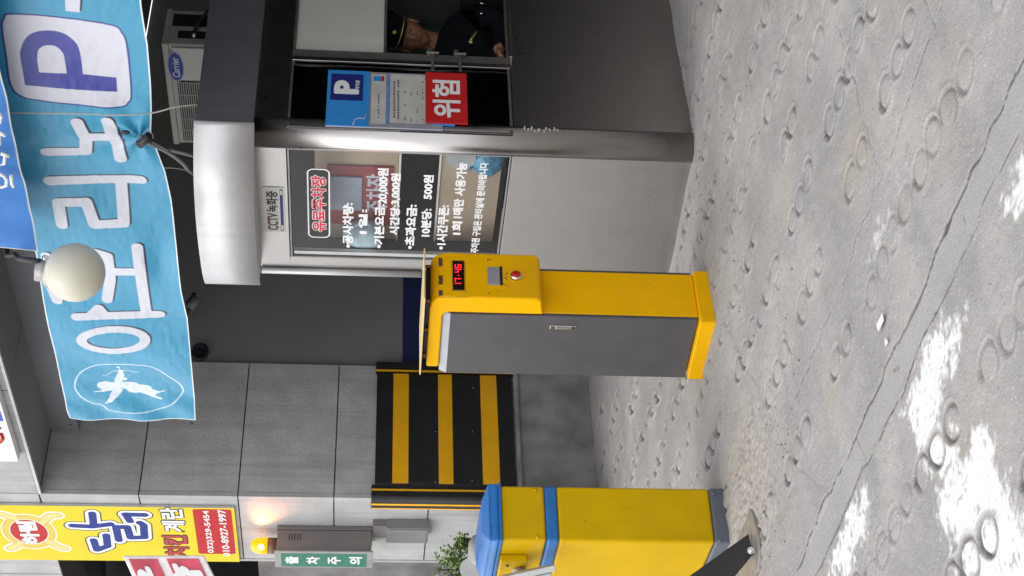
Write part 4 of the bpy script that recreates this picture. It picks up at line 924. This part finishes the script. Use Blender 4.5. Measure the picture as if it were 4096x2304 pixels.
# grey door on the street side with a bevelled upper lip in a paler grey
b = B(); P0 = nb_+e1*.036
def tmp(a_, c_, z_): return nb_+e1*a_+e2*c_+uz*z_
dn, df, dz0, dz1 = .022, .385, .070, 1.150
B().frame(nb_, e1, e2, uz, .030, .048, dn, df, dz0, dz1).obj('door', GREY, tm, bevel=.004)
b = B(); b.loft([[tmp(.048, dn+.002, 1.150), tmp(.048, df, 1.150), tmp(.030, df, 1.150), tmp(.030, dn+.002, 1.150)], [tmp(.060, dn+.002, 1.182), tmp(.060, df, 1.182), tmp(.046, df, 1.182), tmp(.046, dn+.018, 1.182)]], smooth=False)
b.obj('door_lip', GREYL, tm)
ha = P(2195, 1331, Y=-1.03); hbp = P(2300, 1331, Y=-1.03); zc = (ha[2]+hbp[2])/2
hn = B().frame(nb_, e1, e2, uz, .026, .0305, .074, .094, .602, .715).obj('handle_plate', CHR, tm, bevel=.002)
B().frame(nb_, e1, e2, uz, .018, .026, .080, .088, .622, .690).obj('latch', CHR, hn, bevel=.002)
B().cyl(tmp(.026, .084, .612), tmp(.021, .084, .612), .005, n=10).obj('lock', BLKM, hn)
# head: rounded hood profile extruded across, protruding over the front
xf = -.075
prof = [(xf+.012, .765), (xf, .785), (xf, 1.165), (xf+.006, 1.195), (xf+.02, 1.218), (xf+.045, 1.234), (xf+.08, 1.240), (.355, 1.240), (.355, 1.184), (.045, 1.184), (.028, 1.177), (.018, 1.160), (.018, .80), (.018, .750)]
b = B(); R_ = [[tmp(a_, c_, z_) for c_, z_ in prof] for a_ in (.033, .283)]
n_ = len(prof); b.add(R_[0]+R_[1], [list(range(n_))[::-1], list(range(n_, 2*n_))]+[(i, (i+1) % n_, n_+(i+1) % n_, n_+i) for i in range(n_)])
hdm = b.obj('head', YEL, tm, bevel=.010, seg=3)
XF = xf
def fp(px_, py_):   # point of the head's front face
    o_ = nb_+e2*XF; nrm = np.cross(e1, uz); d_ = ray(px_, py_); t_ = ((o_-CAM)@nrm)/(d_@nrm); q_ = CAM+d_*t_; return (q_-o_)@e1, q_[2]
zz3 = lambda x, y: fp(1650+x*.207, 1000+y*.207)
def fbox(pa_, pb_, d0, d1): return B().frame(nb_, e1, e2, uz, min(pa_[0], pb_[0]), max(pa_[0], pb_[0]), XF-d1, XF-d0, min(pa_[1], pb_[1]), max(pa_[1], pb_[1]))
p0, p1 = zz3(760, 800), zz3(1010, 210)
fbox(p0, p1, .0, .003).obj('display_bezel', mat('bezel_yellow', (.42, .25, .01), .5), tm, bevel=.002)
p0, p1 = zz3(782, 780), zz3(990, 226)
dsp = fbox(p0, p1, .0032, .0045).obj('display', mat('display_glass', (.018, .008, .009), .15), tm)
# seven segment digits
SEG = {'1': 'bc', '7': 'abc', '4': 'bcfg', '6': 'acdefg'}
def digit(dch, pa_, pb_):
    y0_, y1_ = pa_[0], pb_[0]; z0_, z1_ = pa_[1], pb_[1]; zm = (z0_+z1_)/2; w_ = .0022; b = B()
    for s_ in SEG[dch]:
        r_ = {'a': (y0_, y1_, z1_-w_*2, z1_), 'd': (y0_, y1_, z0_, z0_+w_*2), 'g': (y0_, y1_, zm-w_, zm+w_), 'b': (y1_-w_*1.6, y1_, zm, z1_), 'c': (y1_-w_*1.6, y1_, z0_, zm), 'f': (y0_, y0_+w_*1.6, zm, z1_), 'e': (y0_, y0_+w_*1.6, z0_, zm)}[s_]
        b.frame(nb_, e1, e2, uz, r_[0], r_[1], XF-.0062, XF-.0052, r_[2], r_[3])
    return b
dd = [('1', 700, 655), ('7', 635, 565), ('4', 455, 385), ('6', 365, 295)]
for ch_, ya, yb in dd:
    pa_ = zz3(945, ya); pb_ = zz3(815, yb); digit(ch_, (pa_[0], pa_[1]), (pb_[0], pb_[1])).obj('digit', LED, dsp)
q_ = zz3(888, 512); B().cyl(tmp(q_[0], XF-.0052, q_[1]), tmp(q_[0], XF-.0065, q_[1]), .003, n=8).obj('colon', LED, dsp)
p0, p1 = zz3(1455, 680), zz3(1680, 350)
fbox(p0, p1, .0, .006).obj('card_reader', mat('reader_grey', (.26, .26, .28), .35), tm, bevel=.003)
fbox((p0[0]+.002, p1[1]-.001), (p1[0]+.009, p1[1]-.012), .0, .002).obj('slot', BLK, tm)
q_ = zz3(2000, 510)
bc = tmp(q_[0], XF, q_[1])
btn = B().lathe(bc, [(0, 0), (.026, 0), (.026, .008), (.022, .013), (.019, .013), (.0, .013)], 24, axis=-e2).obj('button_ring', CHR, tm)
B().lathe(bc-e2*.0125, [(0, 0), (.019, 0), (.019, .004), (.016, .007), (0, .0075)], 24, axis=-e2).obj('red_button', mat('button_red', (.5, .012, .01), .3), btn)
# marks worn in the paint
b = B()
def scr(pts, wd=.0016):
    qs = [zz3(*q_) for q_ in pts]
    b.tube([tmp(q_[0], XF-.0004, q_[1]) for q_ in qs], wd, 5)
scr([(1455, 165), (1455, 215)]); scr([(1455, 190), (1525, 190)]); scr([(1790, 440), (1840, 450), (1790, 490)]); scr([(1770, 545), (1830, 520)]); scr([(1800, 560), (1840, 585)])
scr([(1700, 670), (1810, 665)], .001); scr([(1790, 695), (1880, 705)], .001); scr([(1630, 800), (1690, 790)], .001); scr([(1475, 830), (1480, 850)], .003); scr([(1040, 815), (1045, 820)], .003)
scr([(530, 915), (1090, 905)], .0009)
b.obj('scratched_marks', mat('worn_mark', (.10, .045, .02), .7), tm)
for ya, yb in ((140, 290), (480, 640), (765, 855)):
    qa = zz3(415, yb); qb = zz3(465, ya)
    bq = B().frame(nb_, e1, e2, uz, qa[0], qb[0], XF+.003, XF+.0075, 1.188, 1.205); bq.obj('chipped_patch', mat('chipped_dark', (.10, .05, .03), .7), tm)
# rain plate on four posts
RP = B().frame(nb_, e1, e2, uz, -.012, .262, -.115, .352, 1.264, 1.270); RP.obj('rain_plate', mat('cream_yellow_plate', (.72, .55, .28), .5, var=.08), tm, bevel=.001)  # one pale cream yellow over the whole plate
for a_, c_ in ((.05, -.03), (.24, -.03), (.05, .14), (.05, .30), (.24, .30)):
    B().cyl(tmp(a_, c_, 1.236), tmp(a_, c_, 1.265), .007, n=8).obj('post', mat('rusty_post', (.2, .09, .03), .7), tm)
tmb(.06, .26, -.02, .33, 1.2405, 1.256).obj('gasket', BLK, tm)

# ================================================================== BARRIER MACHINE
nb2 = np.array([2.958, -1.943, 0]); f1 = np.array([.048, .9988, 0]); f2 = np.array([-.9988, .048, 0])
bm_ = thing('barrier_machine', 'yellow barrier gate machine with blue cap, blue band and grey foot', 'barrier machine', (2.75, -1.8, 0))
def bmb(a0, a1, c0, c1, z0, z1): return B().frame(nb2, f1, f2, uz, a0, a1, c0, c1, z0, z1)
W_, DP_ = .252, .42
bmb(-.004, W_, 0, DP_, -.012, .064).obj('foot', BGREY, bm_, bevel=.012, seg=3)
bmb(-.002, W_-.002, .002, DP_-.002, .064, .706).obj('body', YEL2, bm_, bevel=.014, seg=3)
bmb(-.003, W_-.001, .001, DP_-.001, .706, .758).obj('blue_band', BLUE, bm_, bevel=.014, seg=3)
bmb(-.002, W_-.002, .002, DP_-.002, .758, .940).obj('body_top', YEL2, bm_, bevel=.014, seg=3)
def bmp(a_, c_, z_): return nb2+f1*a_+f2*c_+uz*z_
b = B(); b.frame(nb2, f1, f2, uz, -.008, W_+.006, -.008, DP_+.006, .938, .950); b.obj('cap_rim', BLUE, bm_, bevel=.003)
def rect(m_, z_, lift_=0): return [bmp(-.004+m_, -.004+m_, z_), bmp(W_+.002-m_, -.004+m_, z_), bmp(W_+.002-m_, DP_-m_, z_), bmp(-.004+m_, DP_-m_, z_)]
b = B(); r1, r2 = rect(0, .950), rect(0, .990)
r3 = [bmp(.0, .0, .992), bmp(.05, -.003, .998), bmp(W_-.05, -.003, .998), bmp(W_-.002, .0, .992)]
b.loft([r1, r2], smooth=False)
b.loft([rect(0, .990), rect(.05, 1.014), rect(.10, 1.024)], smooth=False)
b.obj('cap', BLUE, bm_, bevel=.006, seg=3)
for a_, z_ in ((.226, .797), (.012, .795), (.222, .045), (.006, .045)):
    B().sphere(bmp(a_, -.002, z_), .008, 12).obj('bolt', YEL2 if z_ > .5 else BGREY, bm_)
# bracket housing on the street side with the boom clamp
bq = bmb(-.035, -.002, .125, .36, .826, .936).obj('bracket_housing', YEL2, bm_, bevel=.006, seg=3)
B().cyl(bmp(-.036, .16, .905), bmp(-.040, .16, .905), .006, n=8).obj('screw', BLKM, bq)
B().sphere(bmp(-.05, .20, .865), .022, 12, (1, 1, .8)).obj('clamp_knob', WHT2, bm_)
# boom: pale arm folded upwards beyond the left edge of the view
ba = D(2178, 2324, np.dot(nb2-CAM, _F)-.05); d0 = D(1913, 2384, np.dot(nb2-CAM, _F)-.05); dirb = (np.array(d0)-np.array(ba)); dirb /= np.linalg.norm(dirb)
pv = np.array(ba)
side = np.cross(dirb, _F); side /= np.linalg.norm(side); dep = np.cross(dirb, side)
AR = mat('pale_arm_paint', (.45, .48, .5), .4, var=.06, grime=.1)
arm = B().frame(pv, dirb, side, dep, -.035, 2.2, -.030, .030, -.02, .02).obj('arm', AR, bm_, bevel=.004, label='pale raised barrier arm')
B().frame(pv, dirb, side, dep, -.055, .35, -.058, -.033, -.024, .024).obj('clamp_plate', ALU, arm, bevel=.003)
for k in (0.02, .1, .2): B().cyl(pv+dirb*k-side*.045-dep*.024, pv+dirb*k-side*.045-dep*.032, .008, n=8).obj('bolt', BLKM, arm)
B().cyl(pv+dirb*.03, bmp(-.03, .2, .86), .02, n=10).obj('pivot', ZINC, arm)
# danger placard wrapped in film, fixed to the arm above
dz = np.dot(nb2-CAM, _F)-.05
pk = lambda x, y: np.array(D(x, y, dz))
pg = thing('danger_placard', 'red and white danger placard wrapped in clear film at the upper left edge', 'placard', tuple(pk(700, 2290)))
A0, A1, A2, A3 = pk(510, 2236), pk(805, 2234), pk(905, 2420), pk(600, 2430)
def plate(b, c4, th):
    n_ = np.cross(c4[1]-c4[0], c4[3]-c4[0]); n_ /= np.linalg.norm(n_)
    if n_@_F > 0: n_ = -n_
    return b.add([c for c in c4]+[c-n_*th for c in c4], [(0, 1, 2, 3), (7, 6, 5, 4), (0, 4, 5, 1), (1, 5, 6, 2), (2, 6, 7, 3), (3, 7, 4, 0)])
mx_ = lambda u_, v_: A0+(A1-A0)*u_+(A3-A0)*v_
PKR = mat('film_covered_red', (.55, .05, .09), .25, var=.25, vs_=14); PKW = mat('film_white', (.75, .7, .7), .3, var=.08, vs_=30)
plate(B(), [mx_(-.05, -.06), mx_(1.05, -.06), mx_(1.08, 1.05), mx_(-.05, 1.05)], .012).obj('film_sleeve', PKW, pg, bevel=.006)
fo = -_F*.004
for u0, u1 in ((.02, .40), (.53, .96)):
    plate(B(), [mx_(u0, .0)+fo, mx_(u1, .0)+fo, mx_(u1, 1)+fo, mx_(u0, 1)+fo], .006).obj('red_panel', PKR, pg)
uxp = (A3-A0); uyp = -(A1-A0); Wp = np.linalg.norm(uxp); Hp = np.linalg.norm(uyp); uxp = uxp/Wp; uyp = uyp/Hp
# characters read down the placard with their tops towards its upper edge
text_on('lettering', '위', A0+(A1-A0)*.38+uxp*.03-_F*.0065, -(-uxp), uyp, .17, .11, WHT, pg, bold=.07)
text_on('lettering', '험', A0+(A1-A0)*.93+uxp*.02-_F*.0065, uxp, uyp, .17, .12, WHT, pg, bold=.07)
B().cyl(mx_(.3, .95), pv+dirb*1.6, .01, n=8).cyl(mx_(.8, .95), pv+dirb*1.35, .01, n=8).obj('cord', BLKM, pg)

# strut with its foot plate
sp = thing('barrier_strut', 'black flat steel strut leaning from a ground plate past the barrier machine', 'strut', (3.2, -2.1, 0))
f0a, f0b = np.array([3.262, -2.066, .012]), np.array([3.215, -2.145, .008])
DT = 5.55
t0a, t0b = np.array(D(2700, 2345, DT+.12)), np.array(D(2905, 2345, DT+.12))
fa, fb = np.array(D(2992, 2137, 5.60)), np.array(D(3008, 2222, 5.60))
fa = np.array(P(2995, 2134, Z=.02)); fb = np.array(P(3012, 2215, Z=.012))
n_ = np.cross(t0a-fa, fb-fa); n_ /= np.linalg.norm(n_); n_ = n_ if n_@_F < 0 else -n_
B().add([fa, fb, t0b+(t0b-fb)*1.2, t0a+(t0a-fa)*1.2]+[q_-n_*.02 for q_ in (fa, fb, t0b+(t0b-fb)*1.2, t0a+(t0a-fa)*1.2)], [(0, 1, 2, 3), (7, 6, 5, 4), (0, 4, 5, 1), (1, 5, 6, 2), (2, 6, 7, 3), (3, 7, 4, 0)]).obj('bar', BLKM, sp, bevel=.002)
q = P(3003, 2203, Z=.03); B().cyl(q, q+n_*.02, .008, n=10).cyl(q, q+n_*.004, .014, n=12).obj('bolt', CHR, sp)
fpp = [P(*c_, Z=.0)[:2] for c_ in ((3008, 2032), (2990, 2090), (2960, 2150), (2965, 2290), (2990, 2360), (3040, 2280), (3048, 2200), (3045, 2160), (3022, 2060))]
B().prism([tuple(q_) for q_ in fpp], -.004, .010).obj('foot_plate', ZINC, sp, bevel=.002)

# ================================================================== EXIT WARNING BOX on the pillar
ex = -.353
ed = -P(1300, 2203, X=ex)[1]; ew = ex-P(1300, 2262, Y=-ed)[0]
zt = P(1108, 2150, X=ex)[2]; zb = P(1487, 2150, X=ex)[2]
wb = thing('exit_warning_box', 'grey steel warning box with green lit strip of four white characters on the pillar', 'warning sign', (ex-ew/2, 0, zb))
TAU = mat('taupe_steel', (.21, .19, .18), .45, metal=.3, var=.08, vs_=6, streak=.1)
B().box(ex-ew, ex, -ed, -.035, zb, zt).obj('casing', TAU, wb, bevel=.003)
B().box(ex-ew-.006, ex+.004, -.032, -.002, zb-.004, zt+.004).obj('back_box', TAU, wb, bevel=.003)
B().box(ex-ew-.008, ex+.008, -ed-.012, -ed, zb-.012, zt+.012).obj('front_frame', mat('frame_grey', (.27, .27, .26), .5), wb, bevel=.003)
B().box(ex-ew+.008, ex-.018, -ed-.0135, -ed-.011, zb+.03, zt-.03).obj('green_strip', mat('green_acrylic', (.0, .13, .07), .4, var=.05, emit=.08), wb)
hh = (zt-zb-.06)/4
gxm = ex-ew/2-.005
for k, s_ in enumerate('출차주의'):
    text_on('lettering', s_, (gxm-.05, -ed-.0142, zt-.03-hh*(k+1)+hh*.2), (1, 0, 0), (0, 0, 1), .10, hh*.62, WHT, wb, bold=.04)
for k in range(5):
    z_ = P(1158+k*11, 2146, X=ex)[2]; y_ = P(1180, 2160, X=ex)[1]; y2_ = P(1180, 2136, X=ex)[1]
    B().box(ex, ex+.0015, y_, y2_, z_-.004, z_+.004).obj('vent_slot', BLK if k % 1 else mat('slot_dark', (.05, .04, .04), .6), wb)
bx = ex-ew/2; q = P(1105, 2183, X=bx); by = q[1]; bz = zt+.002
bc_ = thing('beacon_lamp', 'lit amber beacon on top of the exit warning box', 'beacon', (bx, by, bz))
B().cyl((bx, by, bz), (bx, by, bz+.06), .052, n=24).obj('base', mat('brown_base', (.16, .08, .05), .5), bc_)
AG = glassmat('amber_cover', (1, .45, .02))
B().lathe((bx, by, bz+.06), [(.054, 0), (.054, .045), (.050, .075), (.036, .098), (.018, .108), (.0, .11)], 24).obj('lens', AMB, bc_)
B().sphere((bx+.035, by-.03, bz+.10), .022, 12).obj('bulb', AMBH, bc_)
ld = bpy.data.lights.new('beacon_light', 'SPOT'); ld.energy = 7; ld.color = (1, .30, .08); ld.shadow_soft_size = .03; ld.spot_size = math.radians(75); ld.spot_blend = .9
lo = bpy.data.objects.new('beacon_light', ld); col.objects.link(lo); lo.parent = bc_
lp = Vector((bx+.06, by+.02, bz+.13)); tg = Vector((-.20, 0, P(1070, 2060, Y=0)[2])); lo.location = lp-Vector((bx, by, bz)); lo.rotation_euler = (lp-tg).to_track_quat('Z', 'Y').to_euler()
# grey junction box under it
zt2, zb2 = P(1545, 2145, Y=-.06)[2], P(1712, 2145, Y=-.06)[2]; xr_, xl_ = P(1630, 2108, Y=-.06)[0], P(1630, 2178, Y=-.08)[0]
jb = thing('junction_box', 'plain grey junction box on the pillar below the exit warning box', 'junction box', ((xl_+xr_)/2, 0, zb2))
B().box(xl_, xr_, -.07, -.001, zb2, zt2).obj('case', mat('box_grey', (.2, .2, .205), .5, var=.08, grime=.2), jb, bevel=.003)
B().box(xl_+.01, xr_-.01, -.076, -.07, zb2+.01, zt2-.01).obj('lid', mat('lid_grey', (.17, .17, .175), .5, var=.08, grime=.2), jb, bevel=.003)
B().cyl((xr_-.03, -.078, zb2+.05), (xr_-.03, -.082, zb2+.05), .005, n=8).obj('screw', CHR, jb)
tag(B().box(xl_+.03, xr_-.01, -.05, -.002, zt2, zb-.005).obj('conduit', mat('conduit_taupe', (.17, .16, .155), .5)), 'short grey cable trunking between warning box and junction box', 'conduit')

# ------------------------------------------------------------------ planter ledge, shrub, jar and bowl
tag(B().box(-1.2, .42, -.78, -.22, -.05, .70).obj('planter_ledge', ROUGHC, bevel=.01), 'low concrete ledge behind the barrier machine carrying the shrub', 'ledge')
pj = P(1935, 2185, Y=-.5); jz = .76
def shrub(nm, lab, cx_, cy_, z0_, r_, hgt, nleaf, seed):
    rr_ = random.Random(seed); t_ = thing(nm, lab, 'shrub', (cx_, cy_, .76), 'shrubs on the ledge'); b = B(); lf = B()
    for k in range(16):
        a_ = rr_.uniform(0, 6.28); l_ = rr_.uniform(.5, 1)*r_; tip = Vector((cx_+l_*math.cos(a_), cy_+l_*math.sin(a_)*.8, z0_+hgt*rr_.uniform(.55, 1)))
        p0_ = Vector((cx_, cy_, z0_)); mid = p0_.lerp(tip, .5)+Vector((0, 0, .02)); b.tube([p0_, mid, tip], [.004, .003, .0015], 5)
        for m_ in range(nleaf):
            t2 = rr_.uniform(.3, 1.03); c = p0_.lerp(tip, t2)+Vector((rr_.gauss(0, .016), rr_.gauss(0, .016), rr_.gauss(0, .014)))
            d_ = Vector((rr_.gauss(0, 1), rr_.gauss(0, 1), rr_.gauss(.5, .8))).normalized(); s_ = d_.orthogonal().normalized(); L2 = rr_.uniform(.016, .03); lf.k = rr_.randint(0, 2)
            lf.add([c-d_*L2*.5, c+s_*L2*.32, c+d_*L2*.5, c-s_*L2*.32+Vector((0, 0, .003))], [(0, 1, 2, 3)])
    b.obj('stem', mat('twig', (.05, .035, .02), .8), t_)
    lf.obj('foliage', [mat('leaf_a', (.10, .19, .03), .5), mat('leaf_b', (.19, .30, .05), .5), mat('leaf_c', (.06, .10, .025), .5)], t_, kind='stuff')
s1 = P(1830, 2275, Y=-.5); s2 = P(1865, 2190, Y=-.42)
shrub('shrub', 'bright green leafy shrub on the ledge at the left edge', s1[0], s1[1], s1[2]-.10, .15, .24, 34, 5)
shrub('shrub', 'smaller darker green shrub between the white jar and the pillar', s2[0], s2[1], s2[2]-.07, .08, .16, 24, 8)
for sx in (s1, s2):
    pass
pt = P(1905, 2200, Y=-.55)
tag(B().lathe((pt[0], pt[1], .70), [(.0, 0), (.07, 0), (.095, .04), (.10, .09), (.085, max(pt[2]-.70, .10)+.02), (.05, max(pt[2]-.70, .10)+.045), (0, max(pt[2]-.70, .10)+.05)], 22).obj('stone_jar', mat('pale_stone', (.32, .32, .30), .7, var=.2, vs_=12, grime=.3)), 'rounded pale grey stone jar behind the blue cap', 'jar')
pb = P(1885, 2275, Y=-.62)
bw = thing('tilted_bowl', 'tilted grey bowl with pink inside leaning beside the stone jar', 'bowl', (pb[0], pb[1], .76))
axd = np.array([.78, -.45, .30]); axd /= np.linalg.norm(axd)
B().lathe(pb-axd*.05, [(.0, 0), (.045, 0), (.062, .04), (.066, .07), (.062, .07)], 24, axis=axd).obj('outside', mat('bowl_grey', (.38, .38, .37), .5, grime=.2), bw)
B().cyl(pb+axd*.016, pb+axd*.0185, .060, n=24).obj('inside', mat('faded_pink', (.34, .07, .08), .6, var=.1), bw)
tag(B().box(min(s1[0], pb[0])-.1, pb[0]+.06, -.68, -.36, .70, max(.72, min(s1[2]-.10, pb[2]-.06)+.01)).obj('soil_tray', mat('dark_soil', (.04, .03, .025), .9)), 'shallow tray of dark soil under the shrubs', 'tray')

# ------------------------------------------------------------------ litter
q = P(3530, 1292, Z=0)
tag(B().box(q[0]-.028, q[0]+.028, q[1]-.011, q[1]+.014, .006, .0075).obj('paper_scrap', WHT), 'small white rectangular paper scrap above the drain strip', 'litter', 'paper scraps')
q = P(3552, 1364, Z=0)
tag(B().prism([(q[0]-.012, q[1]-.01), (q[0]+.012, q[1]-.012), (q[0]+.0, q[1]+.012)], .006, .0075).obj('paper_scrap', WHT), 'tiny white triangular paper scrap beside the larger one', 'litter', 'paper scraps')
q = P(3586, 1484, Z=0)
tag(B().add([(q[0]-.012, q[1], .004), (q[0], q[1]+.006, .008), (q[0]+.014, q[1], .005), (q[0], q[1]-.006, .006)], [(0, 1, 2, 3)]).obj('dead_leaf', mat('dead_leaf', (.18, .12, .05), .7)), 'small dry brown leaf lying on the drain strip', 'leaf')
rng = random.Random(4); b = B()
for k in range(260):
    x_ = rng.gauss(3.4, .35); y_ = rng.gauss(-1.9, .3) if k % 3 else rng.uniform(-1.0, -.2)
    if 2.7 < x_ < 3.0 and y_ > -2: continue
    s_ = rng.uniform(.002, .006); b.sphere((x_, y_, .002), s_, 6, (1.2, .9, .6))
b.obj('loose_gravel', mat('gravel', (.30, .28, .25), .9, var=.4, vs_=60), kind='stuff')
